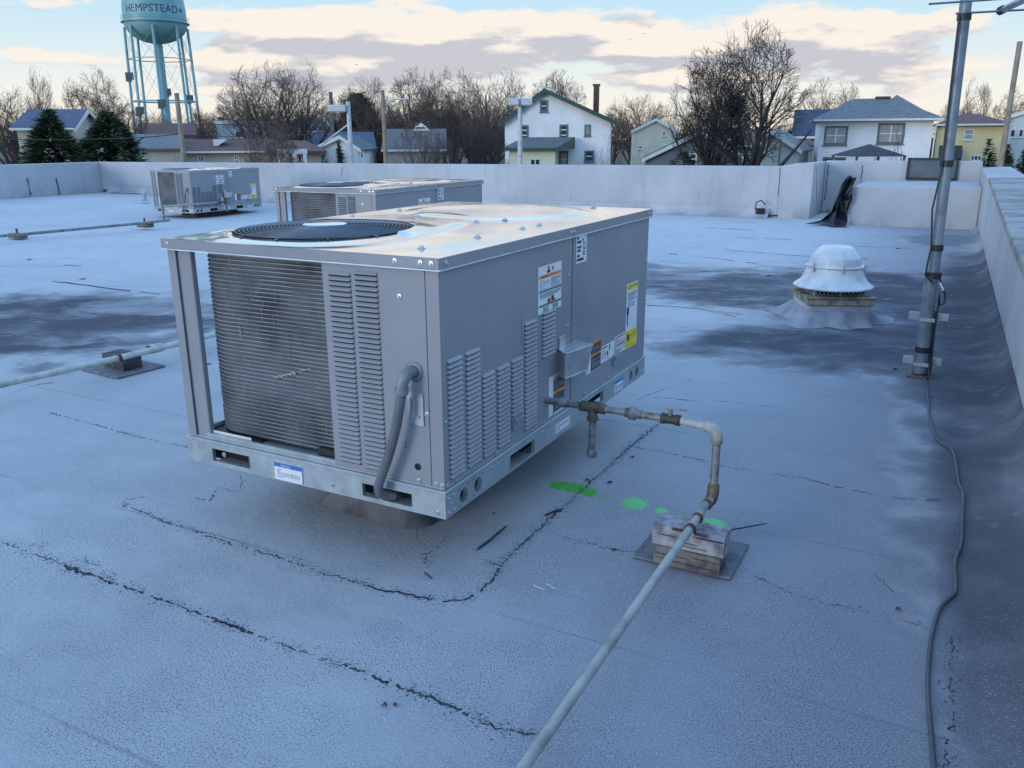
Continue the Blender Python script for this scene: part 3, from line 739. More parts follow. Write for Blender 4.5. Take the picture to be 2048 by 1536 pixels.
MU = Matrix.Translation((UNITS[0][0][0], UNITS[0][0][1], UNITS[0][2])) @ Matrix.Rotation(UNITS[0][1], 4, 'Z')
MU3 = Matrix.Translation((UNITS[2][0][0], UNITS[2][0][1], UNITS[2][2])) @ Matrix.Rotation(UNITS[2][1], 4, 'Z')
# ------------------------------------------------------------------ gas piping of the nearest unit
gp = empty('gas_pipe', MU @ Vector((.66, .70, -.25)), 0, 'gas pipe from the nearest unit over stacked timbers to the bottom edge of the photo', 'gas pipe')
def W2L(root, p): return Vector(p)-root.location
def gtube(root, name, pts, r, m, seg=14):
    if root is gp: r = [q*.84 for q in r] if hasattr(r, '__len__') else r*.84
    mb = MB(); mb.tube([W2L(root, p) for p in pts], r, seg); return mb.build(name, m, root)
Lp = lambda x, y, z: MU @ Vector((x, y, z))
z1 = .186; yy = .737
gtube(gp, 'pipe_run', [Lp(-.01,yy,z1), Lp(.17,yy,z1)], .0165, M_PIPED)
gtube(gp, 'coupling', [Lp(.040,yy,z1), Lp(.050,yy,z1), Lp(.075,yy,z1), Lp(.085,yy,z1)], [.017,.022,.022,.017], M_PIPED)
gtube(gp, 'tee_fitting', [Lp(.140,yy,z1), Lp(.143,yy,z1), Lp(.165,yy,z1), Lp(.215,yy,z1), Lp(.237,yy,z1), Lp(.240,yy,z1)], [.021,.0255,.023,.023,.0255,.021], M_PIPER)
gtube(gp, 'tee_fitting', [Lp(.19,yy,z1), Lp(.19,yy,z1-.035), Lp(.19,yy,z1-.036), Lp(.19,yy,z1-.050)], [.022,.022,.026,.026], M_PIPER)
gtube(gp, 'drip_leg', [Lp(.19,yy,z1-.05), Lp(.19,yy,z1-.175)], .0165, M_PIPED)
gtube(gp, 'end_cap', [Lp(.19,yy,z1-.165), Lp(.19,yy,z1-.168), Lp(.19,yy,z1-.195), Lp(.19,yy,z1-.200)], [.018,.0225,.0225,.016], M_PIPED)
gtube(gp, 'pipe_run', [Lp(.24,yy,z1), Lp(.48,yy,z1)], .0165, M_PIPED)
gtube(gp, 'union_nut', [Lp(.318,yy,z1), Lp(.320,yy,z1), Lp(.335,yy,z1), Lp(.337,yy,z1), Lp(.358,yy,z1), Lp(.360,yy,z1), Lp(.380,yy,z1)], [.017,.023,.023,.031,.031,.022,.022], M_PIPED, 8)
vp = gtube(gp, 'shutoff_valve', [Lp(.455,yy,z1), Lp(.457,yy,z1), Lp(.470,yy,z1), Lp(.475,yy,z1), Lp(.505,yy,z1), Lp(.510,yy,z1), Lp(.525,yy,z1), Lp(.527,yy,z1)], [.017,.024,.024,.021,.021,.024,.024,.017], mat('bronze valve body', (.07, .06, .05), .5, .4))
mb = MB(); mb.tube([W2L(gp, Lp(.487,yy,z1+.015)), W2L(gp, Lp(.487,yy,z1+.042))], .009, 8)
M3 = Matrix.Translation(W2L(gp, Lp(.487,yy,z1+.042))) @ Matrix.Rotation(UNITS[0][1], 4, 'Z')
mb.box((-.016,-.010,-.003),(.060,.010,.002),0,M3); mb.build('valve_handle', M_PIPED, vp, .002, 2)
gtube(gp, 'pipe_run', [Lp(.525,yy,z1), Lp(.63,yy-.02,z1)], .0165, M_PIPE)
ex, ey = .668, .700
gtube(gp, 'elbow', [Lp(.615,yy-.018,z1), Lp(.618,yy-.018,z1), Lp(.640,yy-.025,z1), Lp(.658,yy-.033,z1-.006), Lp(ex,ey,z1-.020), Lp(ex,ey,z1-.048), Lp(ex,ey,z1-.050)], [.018,.0235,.024,.025,.024,.0235,.018], M_PIPE)
zb_ = -.055
gtube(gp, 'riser', [Lp(ex,ey,z1-.04), Lp(ex,ey,zb_+.02)], .0170, M_PIPED)
gtube(gp, 'elbow', [Lp(ex,ey,zb_+.040), Lp(ex,ey,zb_+.037), Lp(ex,ey,zb_+.012), Lp(ex,ey-.012,zb_-.004), Lp(ex,ey-.035,zb_-.010), Lp(ex,ey-.038,zb_-.010)], [.018,.024,.025,.025,.024,.019], M_PIPER)
pz = .178; pa = G(1412, 1008, .195); pb = G(1382, 1055, .18); pe = G(1046, 1536, .085); pend = pe+Vector((pe.x-pb.x, pe.y-pb.y, -.03))*1.1
p0 = Lp(ex, ey-.03, zb_-.010)
gtube(gp, 'pipe_run', [p0, pa, pb, pe, pend], .0164, M_PIPE, 18)
dirp = (pe-pb).normalized()
gtube(gp, 'coupling', [pb-dirp*.18, pb-dirp*.178, pb-dirp*.165, pb-dirp*.163], [.018,.0225,.0225,.018], M_PIPER)
gtube(gp, 'coupling', [pb-dirp*.075, pb-dirp*.073, pb-dirp*.065, pb-dirp*.063], [.018,.0225,.0225,.018], M_STRAP)
# strap over the block
def strap(root, c, d, r, name='pipe_strap'):
    d = Vector((d.x, d.y, 0)).normalized(); sd = Vector((-d.y, d.x, 0)); mb = MB(); vs = []
    prof = [(-r-.045, -r+.003), (-r-.004, -r+.003)]+[((r+.003)*math.cos(g), (r+.003)*math.sin(g)) for g in [math.pi-math.pi*i/8 for i in range(9)]]+[(r+.004, -r+.003), (r+.045, -r+.003)]
    for a, h in prof:
        for e in (-.009, .009): vs.append(W2L(root, c)+sd*a+d*e+Vector((0, 0, h)))
    mb.add(vs, [(2*i, 2*i+1, 2*i+3, 2*i+2) for i in range(len(prof)-1)]); o = mb.build(name, M_STRAP, root); s_ = o.modifiers.new('s', 'SOLIDIFY'); s_.thickness = .003
bc = G(1376, 1080, .178)
strap(gp, pb+dirp*.01, dirp, .0145)
# ------------------------------------------------------------------ timber blocks
def beam(mb, M, lo, hi, seed, mi=0, nseg=12):
    r = random.Random(seed); x0, y0, z0 = lo; x1, y1, z1 = hi; vs = []; n_ = 8
    ring = [(0,0),(.5,0),(1,0),(1,.5),(1,1),(.5,1),(0,1),(0,.5)]
    for i in range(nseg+1):
        x = x0+(x1-x0)*i/nseg
        for k, (a, b) in enumerate(ring):
            j = .0022
            vs.append(M @ Vector((x+(r.uniform(-.004, .004) if i in (0, nseg) else 0), y0+(y1-y0)*a+r.uniform(-j, j), z0+(z1-z0)*b+r.uniform(-j, j)*(0 if b == 0 else 1))))
    fs = [(i*n_+k, (i+1)*n_+k, (i+1)*n_+(k+1) % n_, i*n_+(k+1) % n_) for i in range(nseg) for k in range(n_)]
    mb.add(vs, fs, mi); mb.add(vs[:n_], [tuple(range(n_))], mi); mb.add(vs[-n_:], [tuple(range(n_))[::-1]], mi)
    # dark shakes in the grain
    for _ in range(5):
        a = r.uniform(x0, x1-.08); z = r.uniform(z0+.01, z1-.01); l = r.uniform(.04, .12)
        for yy_ in (y0-.0035,): mb.box((a, yy_, z), (min(x1, a+l), yy_+.003, z+.0022), 2, M)
a_ = G(1270,1115); b_ = G(1477,1158); c_ = G(1494,1097); d_ = a_+(c_-b_)
ctr = (a_+c_)/2
blk1 = empty('timber_block', ctr+Vector((0,0,.0)), UNITS[0][1], 'two stacked weathered timbers on a tar pad, carrying the near gas pipe', 'timber block', 'pipe support blocks')
def add_block(root, L_, w=.09, mats=None, pad=(.20, .15), top=True, zt=.155):
    mb = MB(); mb.box((-pad[0], -pad[1], .003), (pad[0], pad[1], .013)); o = mb.build('tar_pad', M_MATT, root, .003, 1)
    I = Matrix.Identity(4)
    mb = MB(); beam(mb, I, (-L_/2+.01, -w/2-.005, .0135), (L_/2-.008, w/2-.005, .078), 3); mb.build('lower_timber', [M_WOOD, M_WOOD, M_TAR], root, .003, 1)
    if top:
        mb = MB(); beam(mb, I, (-L_/2, -w/2, .0795), (L_/2, w/2+.01, zt), 8, 0); mb.build('upper_timber', [M_WOODG, M_WOOD, M_TAR], root, .003, 1)
add_block(blk1, .238, .085, pad=(.170, .135), zt=.150)
M_ = Matrix.Rotation(-UNITS[0][1], 4, 'Z'); off = M_ @ (G(1378,1085,.10)-ctr)
for ch in blk1.children:
    if 'timber' in ch.name: ch.location = (off.x, off.y+.02, 0)
# ------------------------------------------------------------------ left gas pipe and its block
pA = G(-60, 783, .125); pB = G(238, 716, .125); pC = G(415, 672, .125); dl = (pC-pA).normalized()
gl = empty('gas_pipe', pB, 0, 'pale gas pipe crossing the roof at the left edge and passing behind the nearest unit', 'gas pipe')
gtube(gl, 'pipe_run', [pA-dl*1.5, pA, pB, pC, pC+dl*1.6], .019, mat('cream gas pipe', (.52, .53, .48), .5, 0, .12, 12, .1, 60, col2=(.33, .33, .30)))
cpl = G(313, 696, .125); gtube(gl, 'coupling', [cpl-dl*.045, cpl-dl*.043, cpl+dl*.04, cpl+dl*.042], [.022,.029,.029,.022], MATS['cream gas pipe'])
gtube(gl, 'coupling', [cpl-dl*.062, cpl-dl*.05], .025, M_STRAP); strap(gl, pB, dl, .021)
blk2 = empty('timber_block', G(255, 748), math.atan2(dl.x, -dl.y)*-1+math.pi*0, 'dark square-ended timber block under the pale pipe, left of the nearest unit', 'timber block', 'pipe support blocks')
blk2.rotation_euler = (0, 0, math.atan2(dl.y, dl.x)-math.pi/2)
mb = MB(); mb.box((-.19, -.17, .003), (.19, .17, .013)); mb.build('tar_pad', M_MATT, blk2, .003, 1)
mb = MB(); beam(mb, Matrix.Identity(4), (-.115, -.065, .0135), (.105, .065, .103), 5); mb.build('timber', [mat('dark soaked timber', (.075, .07, .075), .85, 0, .3, 12, .5, 40, col2=(.025, .025, .03)), M_WOOD, M_TAR], blk2, .004, 1)
blk2.location = G(248, 738)
# ------------------------------------------------------------------ far left pipe, its blocks, and piping on the far unit
q0 = G(-80, 477, .10); q1 = G(30, 470, .10); q2 = G(287, 446, .10); q3 = G(328, 441, .08)
gf = empty('gas_pipe', q1, 0, 'thin gas pipe far left, leading over two small blocks to the farthest unit', 'gas pipe')
dq = (q2-q1).normalized()
gtube(gf, 'pipe_run', [q0-dq*1, q0, q1, q2, q3+dq*.1], .021, M_PIPED)
rs_ = q3
P3 = lambda x, y, z: MU3 @ Vector((x, y, z))
tp = P3(-UW-.02, -.12, .13); tp2 = Vector((rs_.x, rs_.y, D(323, 413, rs_.y).z))
gtube(gf, 'riser', [rs_, tp2], .021, M_PIPED)
ed = P3(.10, .74, .18)
gtube(gf, 'pipe_run', [tp2, P3(.10, -.10, .19), ed, P3(0, .74, .186)], .019, M_PIPE)
gtube(gf, 'tee_fitting', [P3(.10,.70,.18), P3(.10,.80,.18)], .028, M_PIPER); gtube(gf, 'drip_leg', [P3(.10,.78,.20), P3(.10,.78,-.02)], .018, M_PIPED)
gtube(gf, 'shutoff_valve', [P3(.10,.56,.18), P3(.10,.64,.18)], .028, M_PIPER); gtube(gf, 'valve_handle', [P3(.10,.62,.20), P3(.11,.60,.28)], .010, M_PIPED)
for k, (px, py) in enumerate(((29, 479), (286, 456))):
    b = empty('timber_block', G(px, py, 0)+Vector((0, .1, 0)), math.atan2(dq.y, dq.x)-math.pi/2, ['small timber block under the thin far left pipe, at the left edge', 'small timber block under the thin pipe just in front of the farthest unit'][k], 'timber block', 'pipe support blocks')
    mb = MB(); beam(mb, Matrix.Identity(4), (-.14, -.07, .002), (.14, .07, .078), 4+k); mb.build('timber', [M_WOOD, M_WOOD, M_TAR], b, .003, 1)
    mb = MB(); mb.box((-.02, -.012, .079), (.0, .012, .15)); mb.build('bracket', M_PIPER, b)
# small vent pipe
p = G(290, 402); mb = MB(); mb.lathe([(.045, 0), (.045, .18), (.05, .19), (.04, .20), (.035, .12)], seg=16); mb.lathe([(.12, .004), (.06, .02), (.047, .06)], seg=16)
o = mb.build('vent_pipe', M_WALL); o.location = p; tag(o, 'short white vent pipe standing left of the farthest unit', 'vent pipe')
# ================================================================== EXHAUST FAN
fc = Vector((2.54, 6.52, 0)); fan = empty('exhaust_fan', fc, -.06, 'white spun-metal mushroom exhaust fan on a low square curb, right of the nearest unit', 'exhaust fan')
mb = MB(); h = .155; w = .235
mb.box((-w, -w, 0), (w, w, h)); mb.build('fan_curb', M_WALL, fan, .012, 2)
mb = MB(); mb.box((-w-.015, -w-.015, h+.001), (w+.015, w+.015, h+.055)); mb.box((-w-.03, -w-.03, h+.0555), (w+.03, w+.03, h+.064)); mb.build('curb_cap', M_RUSTB, fan, .004, 1)
mb = MB()
for side in range(4):
    Ms = Matrix.Rotation(side*math.pi/2, 4, 'Z'); ww = .20; n_ = 13
    for i in range(n_):
        a = -ww+2*ww*i/n_; b = a+2*ww/n_*1.0
        for (s0, s1) in ((0, 1), (1, 0)):
            mb.tube([Ms @ Vector((a if s0 == 0 else b, -ww, h+.064)), Ms @ Vector((b if s0 == 0 else a, -ww, h+.118))], .0028, 4)
    for a in (-ww, 0, ww-.004): mb.box((a-.008, -ww-.004, h+.064), (a+.008, -ww, h+.13), 0, Ms)
mb.build('bird_screen', M_MESHW, fan)
mb = MB(); mb.box((-.12, -.12, h+.064), (.12, .12, h+.13)); mb.build('fan_housing', M_DARK, fan)
zr = .275
mb = MB(); mb.lathe([(.20, zr+.03), (.285, zr-.006), (.296, zr-.008), (.302, zr), (.292, zr+.008), (.255, zr+.035), (.228, zr+.075), (.212, zr+.12), (.205, zr+.150), (.202, zr+.156)], seg=56); mb.build('wind_band', M_FANW, fan)
mb = MB(); mb.lathe([(.150, zr+.150), (.196, zr+.142), (.222, zr+.150), (.226, zr+.157), (.219, zr+.160), (.196, zr+.156), (.193, zr+.185), (.186, zr+.21), (.13, zr+.272), (.115, zr+.282), (.06, zr+.287), (0, zr+.288)], seg=12, smooth=False)
o = mb.build('dome', M_FANW, fan, .008, 3); o.location = (0, 0, -(zr+.15)*.16); o.scale = (1, 1, 1.16)
mb0 = None
for q in range(6):
    g = q*math.pi/3+.52; mb = MB(); c0 = Vector((.222*math.cos(g), .222*math.sin(g), 0))
    mb.tube([c0+Vector((0,0,zr+.12)), c0+Vector((0,0,zr+.178))], .007, 8); mb.build('bolt', M_GALVB, fan)
# mound of coating round the curb, ragged edge
mb = MB(); rn = random.Random(4); K = 64; rings = []
for j, (f, z) in enumerate(((0, .115), (.12, .105), (.3, .07), (.55, .035), (.8, .016), (1, .003))):
    for i in range(K):
        g = 2*math.pi*i/K; sq = w/max(abs(math.cos(g)), abs(math.sin(g)))*1.0
        ext = .09+.05*math.sin(g*3+1)+.06*math.sin(g*5+2)+.10*max(0, math.cos(g+.25))**2+.12*max(0, -math.cos(g-.2))**2+.03*math.sin(g*11)
        r_ = sq*.98+ext*f; rings.append((r_*math.cos(g), r_*math.sin(g), z))
mb.add(rings, [(j*K+i, j*K+(i+1) % K, (j+1)*K+(i+1) % K, (j+1)*K+i) for j in range(5) for i in range(K)], 0, True)
mb.build('flashing_skirt', mat('coated flashing', (.30, .31, .345), .85, 0, .25, 5, .7, 14, col2=(.17, .18, .21)), fan)
# ================================================================== MAST
mbase = Vector((2.485, 4.87, 0)); mast = empty('antenna_mast', mbase, 0, 'tall galvanised pipe mast with an aerial on top, standing right of the exhaust fan', 'antenna mast')
tdir = Vector((-.022, 0, 1))
def mp(z, dx=0, dy=0): return tdir*z+Vector((dx, dy, 0))
M_MAST = mat('mast pipe zinc', (.19, .235, .27), .5, .3, .18, 8)
mb = MB(); mb.tube([mp(.02), mp(.61)], .037, 20); mb.build('lower_pole', M_MAST, mast)
mb = MB(); mb.tube([mp(.58, .012), mp(2.55, .012)], .0305, 20); mb.build('upper_pole', M_MAST, mast)
mb = MB(); Mx = Matrix.Rotation(TH, 4, 'Z')
mb.box((-.04, .045, 0), (.045, .055, .40), 0, Mx); mb.box((-.045, .02, 0), (-.04, .055, .40), 0, Mx); mb.box((.045, .02, 0), (.05, .055, .40), 0, Mx); mb.build('channel_post', M_MAST, mast)
for z in (.335, .06):
    mb = MB(); mb.box((-.105, .035, z), (-.04, .044, z+.05), 0, Mx); mb.box((.04, .035, z+.005), (.11, .044, z+.05), 0, Mx); mb.box((-.0405, -.046, z+.008), (.0405, -.041, z+.03), 0, Mx); mb.build('bracket', M_GALV, mast, .002, 1)
mb = MB(); mb.box((-.07, -.07, 0), (.07, .08, .012), 0, Mx); mb.build('base_plate', M_PIPER, mast, .002, 1)
for z, r_ in ((.15, .0425), (.60, .044), (.76, .036), (1.235, .037), (2.0, .036)):
    mb = MB(); mb.tube([mp(z, .0 if z < .5 else .012), mp(z+.035, .0 if z < .5 else .012)], r_, 18); mb.build('tape_band', M_BLACK, mast)
mb = MB(); mb.tube([mp(2.02, -.03, -.03), mp(1.5, -.028, -.028), mp(1.2, -.03, -.03), mp(1.0, -.05, -.02), mp(.78, -.035, -.03), mp(.70, -.045, -.03), mp(.62, -.05, -.03), mp(.58, -.01, -.045)], .0055, 8); mb.build('coaxial_cable', M_BLACK, mast)
mb = MB(); mb.tube([mp(.60, .04, -.02), mp(.55, .065, -.02), mp(.50, .085, -.02), mp(.45, .085, -.02), mp(.44, .06, -.02), mp(.50, .05, -.02), mp(.42, .045, -.03), mp(.3, .042, -.03), mp(.1, .045, -.03), mp(.01, .05, -.03)], .0055, 8); mb.build('coaxial_cable', M_BLACK, mast)
mb = MB(); mb.tube([mp(.575, .045, -.02), mp(.53, .07, -.02)], .0075, 8); mb.build('cable_connector', M_STICK, mast)
# aerial
M_AL = mat('dull aluminium rod', (.22, .26, .27), .4, .6, .1)
bz = 2.0
be = D(2004, 20, 4.95)-mbase; bn = be+Vector((-.06, -1.3, .12))
ae = Vector((0, 0, 0))
mb = MB(); mb.tube([be, bn], .020, 4, smooth=False); bo = mb.build('boom', mat('boom tube', (.42, .40, .44), .4, .4), mast)
mb = MB(); mb.tube([be+(be-bn).normalized()*.02, be+(be-bn).normalized()*-.012], .024, 8); mb.build('end_cap', M_BLACK, bo)
r2a = D(1912, 27, 4.93)-mbase; r2b = D(2004, 22, 4.93)-mbase; r1a = D(1858, 8, 4.6)-mbase; r1b = D(1998, -2, 4.6)-mbase
for a, b in ((r2a, r2b), (r1a, r1b), (r1a+Vector((-.08, -.35, .05)), r1b+Vector((0, -.35, .05)))):
    mb = MB(); mb.tube([a, b+(b-a)*1.0], .0055, 8); mb.build('antenna_rod', M_AL, mast)
mb = MB(); mb.box((-.03, -.05, 0), (.03, .05, .05)); mb.tube([mp(0, -.01), mp(.02, .28, -.1)], .02, 8); o = mb.build('mast_clamp', M_GALV, mast, .003, 1); o.location = mp(2.18)
# loose cable on the roof
cp = [(1838,752),(1850,760),(1856,800),(1860,840),(1875,880),(1905,905),(1915,950),(1918,970),(1926,990),(1925,1040),(1922,1090),(1910,1125),(1911,1180),(1895,1200),(1878,1222),(1864,1270),(1856,1340),(1856,1400),(1862,1470),(1868,1540),(1875,1620)]
P = [G(x, y, .006)+Vector((0, 0, .002*((i*7) % 3))) for i, (x, y) in enumerate(cp)]
pts = []
for i in range(len(P)-1):
    a, b, c, d = P[max(0, i-1)], P[i], P[i+1], P[min(len(P)-1, i+2)]
    for q in range(8):
        t = q/8; pts.append(.5*((2*b)+(c-a)*t+(2*a-5*b+4*c-d)*t*t+(3*b-a-3*c+d)*t**3))
mb = MB(); mb.tube(pts, .0062, 8); o = mb.build('cable', mat('weathered grey cable', (.09, .10, .12), .6)); tag(o, 'long dark cable snaking over the roof from the mast foot to the bottom edge', 'cable')
# ================================================================== LITTER, TARP, CORD
def stick(name, a, b, r, m, label, z=.006, cat='stick'):
    A, B_ = G(*a, z), G(*b, z); rn = random.Random(int(a[0])); L = [A.lerp(B_, q/5)+Vector((rn.gauss(0, .001), rn.gauss(0, .001), 0)) for q in range(6)]
    mb = MB(); mb.tube(L, [r*.9, r, r, r, r*.9, r*.6], 6); o = mb.build(name, m); return tag(o, label, cat)
stick('rod', (957,1098), (1013,1052), .0050, M_TAR, 'dark straight stick lying on the roof in front of the nearest unit corner')
stick('twig', (1449,1062), (1533,1047), .0028, M_TAR, 'thin dark twig sticking out to the right of the stacked timbers', .03)
stick('twig', (1090,1030), (1118,1018), .0035, M_TAR, 'short dark twig just left of the long crack below the green paint')
stick('twig', (850,1145), (864,1157), .003, M_TAR, 'tiny dark twig below the nearest unit corner, inside the curved crack')
stick('straw', (1066,1170), (1090,1180), .0011, M_STICK, 'pale straw left of the near gas pipe, the lower left of two'); stick('straw', (1092,1167), (1110,1177), .0011, M_STICK, 'pale straw left of the near gas pipe, the upper right of two')
leafm = mat('dead leaf', (.035, .03, .035), .8)
def leaf(px, py, s, label, rot=0):
    p = G(px, py, .004); mb = MB(); n_ = 7; vs = [Vector((0, 0, .006))]
    for i in range(n_):
        g = 2*math.pi*i/n_; r_ = s*(1 if i % 2 else .6); vs.append(Vector((r_*1.4*math.cos(g+rot), r_*math.sin(g+rot), .003*(i % 3))))
    mb.add(vs, [(0, 1+i, 1+(i+1) % n_) for i in range(n_)]); o = mb.build('leaf', leafm); o.location = p; s_ = o.modifiers.new('s', 'SOLIDIFY'); s_.thickness = .001; return tag(o, label, 'leaf', 'dead leaves on the roof')
for i, (px, py, s, lab) in enumerate(((1220,965,.012,'curled dark leaf just right of the green paint, near the drip leg'), (1175,960,.009,'thin dark leaf touching the long crack beside the green paint'), (1265,914,.009,'flat dark leaf beside the fork of the long crack'),
    (768,1410,.008,'left one of two small dark leaves near the bottom edge'), (791,1410,.007,'right one of two small dark leaves near the bottom edge'), (1228,1100,.009,'small dark leaf between the long crack and the tar pad'),
    (1538,551,.028,'dark leaf on the pale roof left of the exhaust fan'), (1796,497,.03,'dark leaf on the pale roof between fan dome and raised block'), (418,728,.013,'dark leaf seen between the corner post and the coil of the nearest unit'), (165,558,.03,'small dark leaf beside the far crack at the left'),
    (58,519,.035,'dark leaf on the pale roof in the left distance'), (988,1027,.006,'tiny dark leaf under the corner of the nearest unit'), (1790,738,.016,'dark leaf just left of the mast foot'),(1798,1218,.009,'dark flake on the roof left of the long cable'))): leaf(px, py, s, lab, i)
# pale chips
# tarp
tr = random.Random(21)
out = [(1612,447),(1640,430),(1662,412),(1672,392),(1682,372),(1696,352),(1712,356),(1708,376),(1701,384),(1699,420),(1692,452),(1665,451),(1640,450)]
def tdepth(px, py): return 14.78-.0-(.25 if py > 420 else .05)
mb = MB()
left = [(1612,447),(1642,436),(1662,420),(1670,400),(1676,385),(1684,366),(1700,352)]; right = [(1692,452),(1694,440),(1697,424),(1700,405),(1703,390),(1710,372),(1714,356)]
rows = []
for (lx, ly), (rx, ry) in zip(left, right):
    row = []
    for q in range(7):
        t = q/6; px = lx+(rx-lx)*t; py = ly+(ry-ly)*t; pz_ = onv(px, py, 14.74 if ly < 430 else 14.74-.1*(1-t))
        pz_ = pz_+E2*tr.uniform(-.14, .05)+E1*tr.uniform(-.03, .03)+Vector((0, 0, tr.uniform(-.03, .03)))
        if ly > 440: pz_ = G(px, py, .02+.03*tr.random())
        row.append(pz_)
    rows.append(row)
vs = [p for r_ in rows for p in r_]; mb.add(vs, [(j*7+i, j*7+i+1, (j+1)*7+i+1, (j+1)*7+i) for j in range(len(rows)-1) for i in range(6)])
o = mb.build('tarpaulin', mat('black plastic sheet', (.010, .012, .018), .42, 0, .3, 5, .8, 12, col2=(.035, .045, .06))); s_ = o.modifiers.new('s', 'SOLIDIFY'); s_.thickness = .006
tag(o, 'crumpled black plastic tarp bunched against the left end of the raised roof block', 'tarp')
mb = MB(); pts = []
for i in range(50):
    g = i*.5; pts.append(G(1622, 422, .05)+Vector((.13*math.cos(g)*(1+.2*math.sin(i)), .13*math.sin(g), .02*math.sin(i*1.7)+.01*i/10)))
for q in range(8): pts.append(G(1632+q*6, 424-q*.5, .04)+Vector((0, 0, .01*math.sin(q*2))))
mb.tube(pts, .012, 6); tag(mb.build('extension_cord', mat('orange cord', (.45, .16, .08), .6)), 'coiled orange cord at the foot of the pier, left of the tarp', 'cord')
mb = MB(); mb.box((-.10, -.05, 0), (.05, .05, .10)); mb.tube([(-.12,0,.08),(-.1,.02,.2),(-.02,.02,.24),(.06,.0,.16)], .012, 6); o = mb.build('junction_box', M_BLACK, None, .008, 2); o.location = onv(1523, 428, 15.42); tag(o, 'small black box with a wire at the foot of the back wall near the pier', 'junction box')
mb = MB(); mb.lathe([(0, .10), (.05, .09), (.09, .03), (.11, 0)], seg=10, smooth=False); o = mb.build('roof_drain', mat('drain iron', (.06, .065, .07), .7)); o.location = G(222, 385, 0)-E2*.15; tag(o, 'dark domed drain in the far left corner of the roof', 'roof drain')
mb = MB()
for q in range(9): mb.tube([(tr.uniform(-.15,.15), tr.uniform(-.06,.06), .02), (tr.uniform(-.15,.15), tr.uniform(-.06,.06), tr.uniform(.04,.16)), (tr.uniform(-.1,.1), tr.uniform(-.06,.06), .03)], .018, 5)
o = mb.build('debris_heap', mat('blue grey rags', (.12, .16, .20), .8)); o.location = G(1655, 418, 0); tag(o, 'small heap of grey rags and wire in the recess behind the tarp', 'debris')
exec_bg = True
# ================================================================== BACKGROUND
ZG = -5.6
o = MB(); o.quad((-900,-300,ZG), (900,-300,ZG), (900,1600,ZG), (-900,1600,ZG)); tag(o.build('ground', mat('winter grass and earth', (.085, .08, .05), .95, 0, .25, .08, 0, col2=(.05, .055, .035))), kind='structure')
WIN_G = mat('window glass', (.035, .045, .055), .12, 0, .2, 1.5)
WIN_L = mat('window with drawn blind', (.36, .36, .36), .5, 0, .08, 3)
def siding(name, col, rows=9.0, var=.06):
    if name in MATS: return MATS[name]
    m, b = newmat(name); P = objvec(); x, y, z = sep(P)
    c = mixc(noise(P, .7, 5).smooth(.3, .7), tuple(min(1, q*1.05) for q in col), tuple(q*(1-2*var) for q in col))
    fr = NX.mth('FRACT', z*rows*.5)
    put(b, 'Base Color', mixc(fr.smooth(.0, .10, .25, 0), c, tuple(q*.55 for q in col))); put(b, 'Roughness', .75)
    bump(b, fr, .4, .01); MATS[name] = m; return m
def shingle(name, col, var=.18):
    if name in MATS: return MATS[name]
    m, b = newmat(name); P = objvec(); x, y, z = sep(P)
    n1 = noise(comb(x*3, y*3, z*9), 1.5, 5, .7)
    put(b, 'Base Color', mixc(n1.smooth(.35, .7), tuple(min(1, q*1.15) for q in col), tuple(q*(1-2*var) for q in col))); put(b, 'Roughness', .9)
    bump(b, n1, .6, .05); MATS[name] = m; return m
